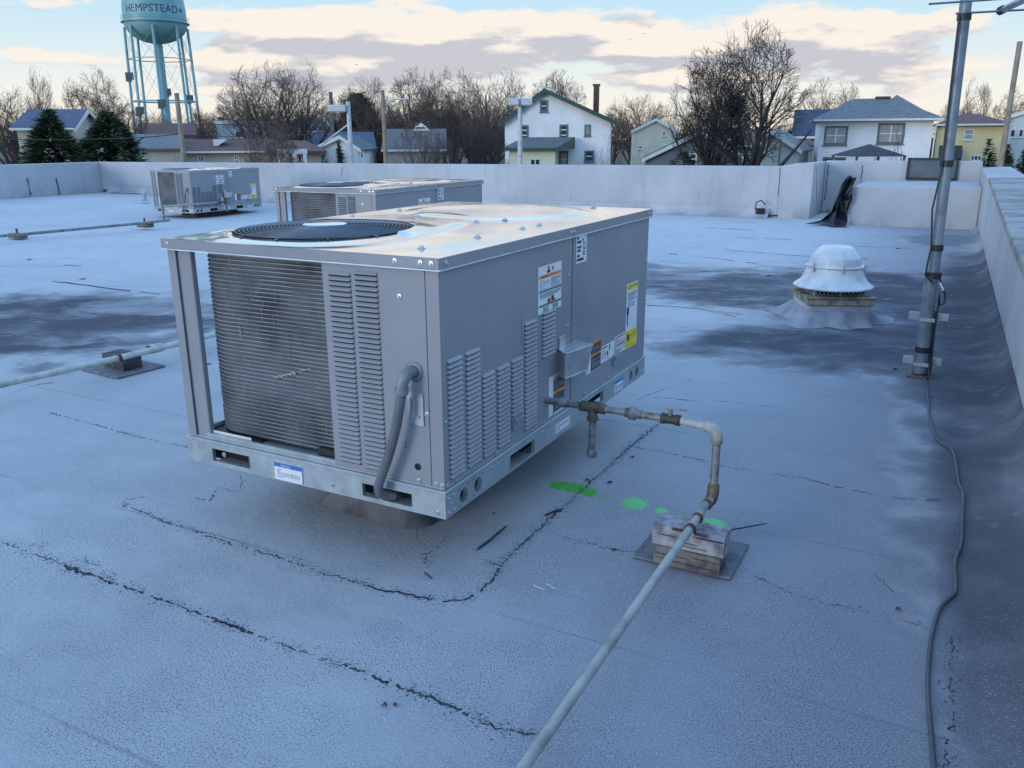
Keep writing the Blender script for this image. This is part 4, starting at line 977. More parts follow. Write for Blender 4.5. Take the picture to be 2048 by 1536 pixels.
class House:
    def __init__(s, name, label, pl, depth, rot=0, group=None, cat='house'):
        p = D(pl, 300, depth); s.o = Vector((p.x, p.y, ZG)); s.rot = rot
        s.M = Matrix.Translation(s.o) @ Matrix.Rotation(rot, 4, 'Z'); s.I = s.M.inverted()
        s.root = empty(name, s.o, rot, label, cat, group)
    def loc(s, px, py, y=0):                  # sight line met with the facade plane y (local)
        d = ray(px, py); a = s.I @ CAM; dd = s.I.to_3x3() @ d; t = (y-a.y)/dd.y; q = a+dd*t; return q
    def part(s, name, mb, m, parent=None, **k): return mb.build(name, m, parent or s.root, **k)
    def window(s, rect, y=0, frame=None, pane=None, bars=(1, 1), fw=.09, proud=.05):
        a = s.loc(rect[0], rect[1], y); b = s.loc(rect[2], rect[3], y); x0, x1 = sorted((a.x, b.x)); z0, z1 = sorted((a.z, b.z))
        mb = MB(); f = fw
        mb.box((x0, y-proud, z0), (x0+f, y-.002, z1)); mb.box((x1-f, y-proud, z0), (x1, y-.002, z1)); mb.box((x0+f, y-proud, z0), (x1-f, y-.002, z0+f)); mb.box((x0+f, y-proud, z1-f), (x1-f, y-.002, z1))
        mb.box((x0-.05, y-proud-.05, z0-.06), (x1+.05, y-.002, z0-.001))
        w = s.part('window', mb, frame or M_WHITE)
        mb = MB(); mb.box((x0+f, y-.02, z0+f), (x1-f, y-.003, z1-f)); mb.build('pane', pane or WIN_G, w)
        mb = MB(); n = 0
        for i in range(1, bars[0]): xx = x0+(x1-x0)*i/bars[0]; mb.box((xx-.04, y-proud+.005, z0+f), (xx+.04, y-.021, z1-f)); n = 1
        for i in range(1, bars[1]): zz = z0+(z1-z0)*i/bars[1]; mb.box((x0+f, y-proud+.012, zz-.035), (x1-f, y-.0215, zz+.035)); n = 1
        if n: mb.build('glazing_bar', M_WHITE, w)
    def gable_front(s, xr, zl, zr, xp, zp, deep, wall, roof, oh=.3, th=.18, trim=None):
        """front wall is a gable: width xr, left eave zl, right eave zr, peak (xp, zp)"""
        mb = MB(); poly = [Vector(p) for p in ((0,0,0),(xr,0,0),(xr,0,zr),(xp,0,zp),(0,0,zl))]; mb.prism(poly, Vector((0, deep, 0))); s.part('wall', mb, wall)
        mb = MB()
        for (ax, az, bx, bz, sg) in ((xp, zp, 0, zl, -1), (xp, zp, xr, zr, 1)):
            d = Vector((bx-ax, 0, bz-az)); e = d.normalized()*oh; n_ = Vector((-d.z*sg, 0, d.x*sg)).normalized(); n_ = n_ if n_.z > 0 else -n_
            a = Vector((ax, -oh, az))+n_*.01; b = Vector((bx, -oh, bz))+e+n_*.01
            a2 = a+n_*th; b2 = b+n_*th; a2 = Vector((ax, -oh, az+th*1.2))
            mb.prism([a, b, b2, a2], Vector((0, deep+2*oh, 0)))
        r = s.part('roof', mb, roof)
        if trim:
            mb = MB()
            for (ax, az, bx, bz) in ((xp, zp, 0, zl), (xp, zp, xr, zr)):
                d = Vector((bx-ax, 0, bz-az)); e = d.normalized()*oh; up = Vector((0, 0, th*1.25)); dn = Vector((0, 0, -.10))
                a = Vector((ax, -oh-.035, az)); b = Vector((bx, -oh-.035, bz))+e
                mb.prism([a+dn, b+dn, b+up, a+up], Vector((0, .03, 0)))
            s.part('rake_board', mb, trim, r)
        return r
    def ridge_across(s, w, ze, zr, deep, wall, roof, oh=.35, th=.15, gutter=None, z0=0):
        mb = MB(); h = deep/2
        poly = [Vector(p) for p in ((0,0,z0),(0,deep,z0),(0,deep,ze),(0,h,zr),(0,0,ze))]; mb.prism(poly, Vector((w, 0, 0))); s.part('wall', mb, wall)
        mb = MB(); k = (zr-ze)/h
        for sg in (0, 1):
            y0 = -oh if sg == 0 else deep+oh; ze_ = ze-oh*k
            mb.prism([Vector((-oh, h, zr+.01)), Vector((-oh, y0, ze_+.01)), Vector((-oh, y0, ze_+th)), Vector((-oh, h, zr+th*1.15))], Vector((w+2*oh, 0, 0)))
        r = s.part('roof', mb, roof)
        if gutter: mb = MB(); mb.box((-oh, -oh-.09, ze-oh*k-.06), (w+oh, -oh-.002, ze-oh*k+.10)); s.part('gutter', mb, gutter)
        return r
    def hip(s, w, ze, zr, deep, wall, roof, rl=None, oh=.45, z0=0, gutter=None, x0=0, y0=0, wallon=True):
        """hip roof, ridge length rl"""
        if wallon: mb = MB(); mb.box((x0, y0, z0), (x0+w, y0+deep, ze)); s.part('wall', mb, wall)
        rl = w-deep if rl is None else rl; a, b = x0-oh, x0+w+oh; c, d = y0-oh, y0+deep+oh; m_ = x0+w/2; cy = y0+deep/2
        zb = ze-.02
        mb = MB(); vs = [(a,c,zb),(b,c,zb),(b,d,zb),(a,d,zb),(a,c,zb+.16),(b,c,zb+.16),(b,d,zb+.16),(a,d,zb+.16),(m_-rl/2,cy,zr),(m_+rl/2,cy,zr)]
        mb.add(vs, [(0,3,2,1),(0,1,5,4),(1,2,6,5),(2,3,7,6),(3,0,4,7),(4,5,9,8),(5,6,9),(6,7,8,9),(7,4,8)]); r = s.part('roof', mb, roof)
        if gutter: mb = MB(); mb.box((a, c-.10, zb), (b, c-.002, zb+.13)); s.part('gutter', mb, gutter)
        return r
    def chimney(s, roof, x, y, z0, z1, w=.6, m=None):
        mb = MB(); mb.box((x-w/2, y-w/2, z0), (x+w/2, y+w/2, z1-.15)); mb.box((x-w/2-.06, y-w/2-.06, z1-.149), (x+w/2+.06, y+w/2+.06, z1)); mb.build('chimney', m or M_BRICK, roof)
M_WHITE = mat('white trim paint', (.72, .73, .72), .6, 0, .05)
M_BRICK = mat('brown brick', (.13, .075, .055), .85, 0, .2, 3)
def W_(c, n): return siding('siding '+n, c)
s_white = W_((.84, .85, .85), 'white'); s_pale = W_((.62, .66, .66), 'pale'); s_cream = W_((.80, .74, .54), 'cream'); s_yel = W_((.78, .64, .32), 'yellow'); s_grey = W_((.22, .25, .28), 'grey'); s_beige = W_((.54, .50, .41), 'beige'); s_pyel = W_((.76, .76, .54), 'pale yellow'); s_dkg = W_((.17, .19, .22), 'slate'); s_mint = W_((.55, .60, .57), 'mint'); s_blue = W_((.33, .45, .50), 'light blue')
r_navy = shingle('navy shingles', (.05, .065, .11)); r_brown = shingle('brown shingles', (.17, .095, .08)); r_green = shingle('grey green shingles', (.13, .17, .16)); r_grey = shingle('grey shingles', (.15, .15, .15)); r_dark = shingle('dark shingles', (.055, .06, .07)); r_slate = shingle('blue grey shingles', (.185, .20, .205)); r_blue = shingle('blue shingles', (.10, .12, .18)); r_pale = shingle('pale shingles', (.30, .31, .28)); r_teal = mat('dark green fascia', (.03, .085, .075), .5)
m_grt = mat('grey window trim', (.14, .17, .175), .6)
# --- white house with green eaves
H = House('gable_house', 'large white house with green eaves, saltbox gable and tall brick chimney, centre background', 1010, 62, -.13)
a = H.loc(1222, 243); pk = H.loc(1090, 183); le = H.loc(1010, 244)
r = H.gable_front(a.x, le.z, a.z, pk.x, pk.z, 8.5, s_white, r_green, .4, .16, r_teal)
cq = H.loc(1196, 168, 4); H.chimney(r, cq.x-.1, 4, a.z-.2, cq.z, .42)
for rc in ((1080,200,1096,224),): H.window(rc, frame=m_grt, bars=(1,2), fw=.14)
for rc in ((1041,250,1057,281),(1119,249,1136,281)): H.window(rc, frame=m_grt, bars=(1,3), fw=.12)
H.window((1169,249,1181,272), frame=m_grt, bars=(1,1), pane=WIN_L, fw=.12); H.window((1169,301,1188,324), frame=m_grt, bars=(1,2), fw=.12); H.window((1119,302,1136,335), frame=m_grt, bars=(1,2), pane=WIN_L, fw=.12)
for yy_ in (3.4, 5.0):
    mb = MB(); mb.box((a.x+.002, yy_-.35, a.z-3.0), (a.x+.05, yy_+.35, a.z-.6)); w_ = H.part('window', mb, m_grt); mb = MB(); mb.box((a.x+.051, yy_-.25, a.z-2.9), (a.x+.06, yy_+.25, a.z-.7)); mb.build('pane', WIN_G, w_)
H = House('lean_to', 'low pale yellow extension with grey roof in front of the white house', 1018, 59, -.13, cat='extension')
a = H.loc(1110, 298); t = H.loc(1110, 282)
mb = MB(); mb.box((0, 0, 0), (a.x, 2.6, a.z)); H.part('wall', mb, s_pyel)
mb = MB(); mb.prism([Vector((-.3,-.3,a.z-.02)), Vector((-.3,-.3,a.z+.13)), Vector((.7,2.6,t.z+.25)), Vector((.7,2.6,a.z-.02))], Vector((a.x+.5, 0, 0))); H.part('roof', mb, r_green)
mb = MB(); mb.box((-.3, -.40, a.z-.1), (a.x+.25, -.302, a.z+.06)); H.part('gutter', mb, r_teal)
H.window((1060,317,1081,335), bars=(2,1), fw=.08)
# --- white hip-roofed house on the right
H = House('hip_roof_house', 'wide white house with blue-grey hip roof and paired windows, right background', 1637, 55, -.30)
a = H.loc(1868, 240); pk = H.loc(1745, 197, 4)
r = H.hip(a.x, a.z, pk.z, 8.0, s_white, r_slate, rl=2.4, gutter=M_WHITE)
H.chimney(r, H.loc(1764,215,4).x, 4.2, pk.z-.8, H.loc(1764,193,4).z, .75)
xb = H.loc(1800, 192, 1.5); mb = MB(); zc = a.z+.13; x0_, x1_ = H.loc(1732, 240, -.45).x, H.loc(1874, 240, -.45).x
mb.add([(x0_,-.46,zc),(x1_,-.46,zc),(xb.x,3.2,xb.z+.15),((x0_+x1_)/2,7,zc)], [(0,1,2),(1,3,2),(3,0,2),(0,3,1)]); H.part('hip_dormer', mb, r_slate)
H.window((1650,252,1693,290), frame=m_grt, pane=WIN_L, bars=(2,2), fw=.13); H.window((1757,246,1806,288), frame=m_grt, pane=WIN_L, bars=(2,2), fw=.13); H.window((1646,314,1690,335), frame=m_grt, bars=(2,2), fw=.13)
mb = MB(); q = H.loc(1872, 250); mb.tube([(q.x, -.08, q.z), (q.x, -.08, 0)], .05, 6); H.part('downpipe', mb, M_WHITE)
# --- yellow house
H = House('hip_roof_house', 'yellow house with brown hip roof behind the mast, right background', 1878, 70, -.42)
a = H.loc(2010, 250); pk = H.loc(1935, 228, 4); H.hip(a.x, a.z, pk.z, 8.5, s_yel, r_brown, rl=1.2, gutter=M_WHITE)
H.window((1929,258,1946,280), frame=M_WHITE, pane=WIN_L, bars=(1,2)); H.window((1896,256,1908,278), frame=m_grt, pane=WIN_G); H.window((1942,310,1962,322), bars=(3,1)); H.window((1900,298,1924,330), frame=M_WHITE, pane=WIN_L)
mb = MB(); q0_ = H.loc(1878, 296); q1_ = H.loc(1924, 296); mb.prism([Vector((q0_.x,-1.4,q0_.z-.9)), Vector((q0_.x,-1.4,q0_.z-.75)), Vector((q0_.x,-.003,q0_.z+.2)), Vector((q0_.x,-.003,q0_.z))], Vector((q1_.x-q0_.x, 0, 0))); H.part('awning', mb, r_dark)
H = House('gable_house', 'pale blue-white house cut off by the right edge of the photo, behind the bare pole', 2018, 78, -.48)
H.gable_front(9, H.loc(2018,232).z, H.loc(2018,232).z, 4.5, H.loc(2050,196).z, 8, s_pale, r_grey, trim=M_WHITE); H.window((2021,258,2030,275), pane=WIN_G); H.window((2038,258,2046,275), pane=WIN_G)
# --- navy roofed house between
H = House('side_gable_house', 'house with very dark navy roof just left of the white hip-roofed house', 1590, 68, -.33)
a = H.loc(1720, 271); pk = H.loc(1650, 223, 4.5); H.ridge_across(a.x, a.z, pk.z, 9, s_beige, r_navy, gutter=M_WHITE)
mb = MB(); q = H.loc(1600, 290); q2_ = H.loc(1634, 290); pk2 = H.loc(1618, 276); mb.prism([Vector((q.x,-2,q.z)), Vector((q2_.x,-2,q.z)), Vector((pk2.x,-2,pk2.z))], Vector((0,2,0))); H.part('porch_roof', mb, r_slate)
# --- garage with pale roof
H = House('gable_shed', 'off-white garage with pale gable roof between the dark low house and the white hip-roofed house', 1512, 56, -.42, cat='garage')
a = H.loc(1597, 300); pk = H.loc(1541, 263); le = H.loc(1512, 284); H.gable_front(a.x, le.z-.6, a.z, pk.x, pk.z, 7, s_mint, r_pale, .3, .12, M_WHITE)
# --- dark low house
H = House('gable_house', 'low dark grey house with white rake boards behind the big bare trees', 1292, 58, -.18)
a = H.loc(1482, 320); pk = H.loc(1400, 266); H.gable_front(a.x, H.loc(1292,318).z, H.loc(1482,312).z, pk.x, pk.z, 8, s_dkg, r_dark, .3, .12, M_WHITE); H.window((1379,306,1393,330), bars=(1,2))
H = House('side_gable_house', 'low brown-roofed house wing behind the trunk of the big bare tree', 1405, 63, -.22)
a = H.loc(1525, 290); pk = H.loc(1460, 262, 4); H.ridge_across(a.x, a.z, pk.z, 8, s_beige, r_brown, gutter=M_WHITE); H.window((1452,268,1478,280), bars=(3,1))
# --- cream gable
H = House('gable_house', 'plain cream house with broad gable right of the white house', 1266, 76, -.12)
a = H.loc(1352, 262); pk = H.loc(1312, 240); H.gable_front(a.x, H.loc(1266,262).z, a.z, pk.x, pk.z, 9, s_cream, r_grey, .25, .12, M_WHITE); H.window((1277,291,1284,299)); H.window((1325,291,1332,297)); H.window((1325,262,1331,273))
# --- left: ranch row
H = House('ranch_house', 'long low brown-roofed ranch house behind the parapet, left of centre', 362, 60, .30)
a = H.loc(560, 304); pk = H.loc(460, 278, 4.5); r = H.hip(a.x, a.z, pk.z, 9, s_beige, r_brown, rl=6.2, gutter=M_WHITE)
mb = MB(); q = H.loc(427,292,1.2); q2_ = H.loc(456,292,1.2); mb.prism([Vector((q.x,1.2,q.z)), Vector((q2_.x-.7,1.2,q.z)), Vector((q2_.x,1.2,q.z+.45)), Vector((q.x,1.2,q.z+.45))], Vector((0,1.5,0))); H.part('dormer', mb, M_WHITE)
H.window((467,310,480,328), bars=(2,2)); H.window((508,309,522,326), bars=(2,1)); H.window((395,311,410,325), bars=(2,1))
H = House('ranch_house', 'brown hip-roofed house with white-columned porch, left of centre', 545, 57, .22)
a = H.loc(640, 306); pk = H.loc(570, 290, 3); H.hip(a.x, a.z, pk.z+.3, 7, s_beige, r_brown, rl=1.2)
mb = MB(); q0_ = H.loc(556,304); q1_ = H.loc(615,304); mb.box((q0_.x, -1.3, q0_.z-.1), (q1_.x, -.01, q0_.z+.18)); pch = H.part('porch_beam', mb, M_WHITE)
for px in (560, 575, 590, 610): q = H.loc(px, 310); mb = MB(); mb.box((q.x-.12, -1.28, 0), (q.x+.12, -1.05, q0_.z-.1)); H.part('porch_column', mb, M_WHITE)
H.window((566,308,577,330), y=0); H.window((594,308,605,326), y=0)
H = House('side_gable_house', 'grey two-storey house with white trimmed gable behind the ranch house', 598, 78, .16)
a = H.loc(660, 262); pk = H.loc(630, 240, 4.5); H.ridge_across(a.x, a.z, pk.z, 9, s_grey, r_dark, gutter=M_WHITE); H.window((602,263,610,276), bars=(1,2)); H.window((636,264,650,275), bars=(2,2), frame=M_WHITE)
mb = MB(); q = H.loc(634,262,-1); q2_ = H.loc(665,262,-1); pk2 = H.loc(650,241,-1)
H.window((618,262,624,273))
mb.prism([Vector((q.x,-1,0)), Vector((q2_.x,-1,0)), Vector((q2_.x,-1,q.z)), Vector((pk2.x,-1,pk2.z)), Vector((q.x,-1,q.z))], Vector((0,3,0))); H.part('front_gable', mb, s_dkg)
mb = MB()
for aa, bb in ((q, pk2), (q2_, pk2)): mb.prism([Vector((aa.x,-1.05,aa.z)), Vector((bb.x,-1.05,bb.z)), Vector((bb.x,-1.05,bb.z+.25)), Vector((aa.x,-1.05,aa.z+.25))], Vector((0,.045,0)))
H.part('rake_board', mb, M_WHITE)
H = House('gable_house', 'white gable house with grey-green roof beside the white floodlight pole', 626, 60, .02)
pk = H.loc(680, 275); a = H.loc(716, 298); H.gable_front(a.x, H.loc(626,300).z, a.z, pk.x, pk.z, 8, s_white, r_green, .3, .12, M_WHITE); H.window((720,302,728,318), y=0)
H = House('side_gable_house', 'house with plain blue roof behind the white gable house', 604, 72, .2); a = H.loc(745, 300); pk = H.loc(680, 268, 4.5); H.ridge_across(a.x, a.z, pk.z, 9, s_beige, r_blue)
H = House('side_gable_house', 'house with broad dark grey roof and small cream gable, behind the bare street trees', 772, 66, .08); a = H.loc(885, 298); pk = H.loc(830, 262, 4.5); r = H.ridge_across(a.x, a.z, pk.z, 9, s_beige, r_grey, gutter=M_WHITE)
mb = MB(); q = H.loc(800,262,4); q2_ = H.loc(884,262,4); pk2 = H.loc(842,245,4); mb.prism([Vector((q.x,4,q.z-.8)), Vector((q2_.x,4,q.z-.8)), Vector((pk2.x,4,pk2.z))], Vector((0,4,0))); H.part('cross_gable', mb, s_cream)
H.window((830,252,852,260), y=3.98)
H = House('side_gable_house', 'house with blue-violet roof and beige gable end at the far left', 40, 62, .22); a = H.loc(140, 256); pk = H.loc(105, 223, 4.5); H.ridge_across(a.x, a.z, pk.z, 9, s_beige, r_blue, gutter=M_WHITE); H.window((62,268,74,290), bars=(1,2))
mb = MB(); mb.prism([Vector((a.x+.36,-.35,a.z-.3)), Vector((a.x+.36,-.35,a.z-.05)), Vector((a.x+.36,4.5,pk.z+.2)), Vector((a.x+.36,9.3,a.z-.05)), Vector((a.x+.36,9.3,a.z-.3)), Vector((a.x+.36,4.5,pk.z-.1))], Vector((.05,0,0))); H.part('rake_board', mb, M_WHITE)
H = House('side_gable_house', 'house with slate blue roof right of the left evergreen trees', 276, 58, .38); a = H.loc(352, 298); pk = H.loc(315, 273, 4); H.ridge_across(a.x, a.z, pk.z, 8, s_beige, r_slate)
H = House('side_gable_house', 'house with dark brown roof under the legs of the water tower', 306, 80, .36); a = H.loc(385, 272); pk = H.loc(345, 250, 4); H.ridge_across(a.x, a.z, pk.z, 8, s_beige, r_brown)
H = House('flat_building', 'pale blue flat-topped building far behind the brown ranch house', 436, 110, .3, cat='building'); a = H.loc(560, 248); mb = MB(); mb.box((0,0,0),(a.x,12,a.z)); H.part('wall', mb, s_blue); mb = MB(); mb.box((-.2,-.2,a.z+.001),(a.x+.2,12.2,a.z+.4)); H.part('roof', mb, s_pale)
H.chimney(H.root, H.loc(442,245).x, 3, a.z+.401, H.loc(442,240).z+.4, .8)
H.window((575-30,264,600-44,280)); H.window((470,262,490,276)); H.window((505,262,525,276))
# --- gazebo / market canopy
p = D(1735, 322, 46); gz_ = empty('garden_gazebo', Vector((p.x, p.y, ZG)), .1, 'dark pyramid-roofed garden gazebo in front of the white hip-roofed house', 'gazebo')
zt_ = D(1738,288,46).z-ZG; ze_ = D(1735,312,46).z-ZG; hw = 1.45
mb = MB(); vs = [(-hw,-hw,ze_),(hw,-hw,ze_),(hw,hw,ze_),(-hw,hw,ze_),(0,0,zt_)]; mb.add(vs, [(0,1,4),(1,2,4),(2,3,4),(3,0,4),(0,3,2,1)]); mb.build('canopy', r_dark, gz_)
for x in (-1.3, 1.3):
    for y in (-1.3, 1.3): mb = MB(); mb.box((x-.05, y-.05, 0), (x+.05, y+.05, ze_)); mb.build('post', M_WOOD, gz_)
# --- water tower
TY = 225; tc = D(311, 46, TY); Rr = 57.5/1663*TY*.958; tw = empty('water_tower', Vector((tc.x, tc.y, ZG)), 0, 'turquoise water tower on slender legs with lettering round its tank, far left', 'water tower')
M_TOW = mat('turquoise tank paint', (.25, .45, .46), .5, 0, .10, .25, col2=(.19, .37, .39)); M_TOWD = mat('tower lettering', (.05, .10, .12), .6)
ze = tc.z-ZG; zbot = D(330, 88, TY).z-ZG; hb = ze-zbot
prof = [(Rr*math.sin(math.pi/2*i/14), ze-hb*math.cos(math.pi/2*i/14)) for i in range(0, 15)]+[(Rr, ze+1.0), (Rr*.995, ze+3.0), (Rr*.96, ze+5.5), (Rr*.87, ze+7.8), (Rr*.70, ze+9.8), (Rr*.45, ze+11.2), (0, ze+11.9)]
mb = MB(); mb.lathe(prof, seg=64); mb.build('tank', M_TOW, tw)
mb = MB(); mb.lathe([(Rr, ze-.25), (Rr+.55, ze-.2), (Rr+.55, ze), (Rr, ze)], seg=64, smooth=False)
for h_ in (.6, 1.15): mb.lathe([(Rr+.50, ze+h_), (Rr+.55, ze+h_), (Rr+.55, ze+h_+.07), (Rr+.50, ze+h_+.07)], seg=64)
mb.build('balcony', M_TOW, tw)
# lettering wrapped on the tank wall
def on_tank(x, y):
    zz = ze+1.75+y; tab = [(ze+1., Rr), (ze+3., Rr*.995), (ze+5.5, Rr*.96), (ze+7.8, Rr*.87)]; r_ = Rr
    for (za, ra), (zb2, rb) in zip(tab, tab[1:]):
        if za <= zz <= zb2: r_ = ra+(rb-ra)*(zz-za)/(zb2-za)
    g = x/Rr; base = math.atan2(-tc.x, -tc.y) if False else 0
    ang = g; c0 = Vector((-tc.x, -tc.y, 0)).normalized(); rt = Vector((-c0.y, c0.x, 0))
    rt = rt if rt.x > 0 else -rt
    dirv = c0*math.cos(ang)+rt*math.sin(ang); return Vector((dirv.x*(r_+.06), dirv.y*(r_+.06), zz))
sv, sf = text_data('HEMPSTEAD'); wmin = min(v[0] for v in sv); wmax = max(v[0] for v in sv); S = 3.0; xs_ = 13.4/((wmax-wmin)*S)
mb = MB(); mb.add([on_tank((v[0]-(wmin+wmax)/2)*S*xs_-.7, v[1]*S*.84) for v in sv], sf)
mb.lathe([(0,0),(.45,0)], seg=6, M=Matrix.Translation(on_tank(6.9, .8)) @ Matrix.Rotation(R(90), 4, 'X'))
mb.build('lettering', M_TOWD, tw)
mb = MB(); mb.tube([(0,0,0),(0,0,zbot+1)], [.78, .85], 14); mb.tube([(0,0,zbot-.2),(0,0,zbot+2.5)], [.85, 3.2], 14); mb.build('riser_pipe', M_TOW, tw)
LN = 8
legs = []
for q in range(LN):
    g = 2*math.pi*(q+.35)/LN; a = Vector((Rr*.99*math.cos(g), Rr*.99*math.sin(g), ze-1.2)); b = Vector((Rr*1.10*math.cos(g), Rr*1.10*math.sin(g), 0)); legs.append((a, b))
    mb = MB(); mb.tube([b, a], .34, 8); mb.build('leg', M_TOW, tw)
for k, fr in enumerate((.22, .52, .8)):
    mb = MB()
    for q in range(LN):
        a = legs[q][0].lerp(legs[q][1], fr); b = legs[(q+1) % LN][0].lerp(legs[(q+1) % LN][1], fr); mb.tube([a, b], .20 if k else .12, 6)
    mb.build('strut_ring', M_TOW, tw)
mb = MB(); lv = [0.02, .22, .52, .8, 1]
for q in range(LN):
    for f0, f1 in zip(lv, lv[1:]):
        for (i, j) in ((q, (q+1) % LN), ((q+1) % LN, q)): mb.tube([legs[i][0].lerp(legs[i][1], f0), legs[j][0].lerp(legs[j][1], f1)], .04, 3, cap=False)
mb.build('tie_rod', M_TOW, tw)
for q, fr in ((1, .5), (2, .45), (6, .55), (4, .35), (5, .6)):
    mb = MB(); c = legs[q][0].lerp(legs[q][1], fr); mb.box((c.x-.7, c.y-.6, c.z-1), (c.x+.7, c.y-.35, c.z+1.2)); mb.box((c.x+.8, c.y-.6, c.z-.6), (c.x+1.3, c.y-.35, c.z+1.2)); mb.build('radio_antenna', M_TOWD, tw)
# --- poles, lamps, wires
def pole(name, pxt, pyt, depth, r0, r1, m, label, cat='utility pole', group=None):
    t = D(pxt, pyt, depth); root = empty(name, Vector((t.x, t.y, ZG)), 0, label, cat, group); h = t.z-ZG
    mb = MB(); mb.tube([(0,0,0),(0,0,h)], [r0, r1], 12); mb.build('pole', m, root); return root, h
M_UP = mat('weathered pole wood', (.33, .28, .22), .9, 0, .15, 2); M_UPD = mat('dark pole wood', (.16, .13, .11), .9, 0, .15, 2); M_WP = mat('white pole paint', (.62, .64, .65), .6)
pole('utility_pole', 353, 186, 42, .13, .11, M_UP, 'plain light wooden pole standing right of the water tower')
rt, h = pole('utility_pole', 661, 184, 62, .17, .13, M_UPD, 'dark wooden pole with transformer, left of the white floodlight pole')
mb = MB(); mb.lathe([(0,0),(.3,0),(.32,.1),(.32,.8),(.2,.95),(0,.95)], c=(-.5,-.2,h-5.6), seg=14); mb.lathe([(0,0),(.28,0),(.28,.7),(0,.8)], c=(.7,-.2,h-5.3), seg=14); mb.build('transformer', M_DARK, rt); mb = MB(); mb.box((-1,-.1,h-5.0),(1.2,.05,h-4.85)); mb.build('crossarm', M_UPD, rt)
def floodlight(pxt, pyt, depth, heads, label, arm=None):
    rt, h = pole('floodlight_pole', pxt, pyt, depth, .17, .12, M_WP, label, 'floodlight pole')
    for (x, w) in heads: mb = MB(); mb.box((x-w/2, -.35, h-.55), (x+w/2, .25, h-.18)); mb.box((x-w/2+.1, -.30, h-.60), (x+w/2-.1, .2, h-.552)); mb.build('lamp_head', M_WP, rt, .03, 2)
    if arm: mb = MB(); mb.tube([(0,0,h-1.2),(arm[0],0,h+arm[1])], .05, 8); mb.build('arm', M_WP, rt)
floodlight(696, 203, 50, [(-.62, 1.0)], 'white floodlight pole with one box lamp head to the left', (-1.7, -2.4))
floodlight(1040, 190, 50, [(-.38, .62), (.38, .62)], 'white floodlight pole with two box lamp heads, in front of the white house')
rt, h = pole('street_lamp', 765, 180, 55, .17, .12, M_UP, 'tan street lamp pole with curved arm to the right', 'street lamp')
mb = MB(); mb.tube([(0,0,h-1.0),(.6,0,h-.55),(1.3,0,h-.55)], .05, 8); mb.build('arm', M_WP, rt); mb = MB(); mb.lathe([(0,.1),(.1,.08),(.14,0),(0,-.06)], c=(1.45,0,h-.56), seg=10); mb.build('lamp_head', M_WP, rt)
rt, h = pole('utility_pole', 2040, 83, 38, .13, .105, M_UP, 'tall bare grey pole near the right edge of the photo, behind the parapet corner')
mb = MB(); mb.box((-.05,-.25,h-6.4),(.35,-.13,h-5.9)); mb.build('meter_box', M_DARK, rt)
rt, h = pole('street_pole', 1562, 278, 48, .06, .05, M_UPD, 'short thin dark pole against the off-white garage', 'pole')
rt, h = pole('street_pole', 1353, 208, 64, .08, .07, M_WP, 'thin pale pole between the cream gable and the bare trees', 'pole')
def wire(pts, label, r=.014):
    P = [D(*p) for p in pts]; out = []
    for a, b in zip(P, P[1:]):
        sag = (b-a).length*.012
        for q in range(12): t = q/12; out.append(a.lerp(b, t)-Vector((0, 0, sag*4*t*(1-t))))
    out.append(P[-1]); mb = MB(); mb.tube(out, r, 4); tag(mb.build('overhead_wire', M_BLACK), label, 'wire')
wire([(-90,272,44),(200,278,43),(356,268,42)], 'dark overhead wire sagging from the left edge to the light wooden pole', .022)
wire([(356,268,42),(661,262,62)], 'overhead wire from the light wooden pole to the dark pole with transformer', .018)
wire([(661,205,62),(2038,100,38.2)] if False else [(661,262,62),(765,258,55)], 'short overhead wire from the dark transformer pole to the tan street lamp', .015)
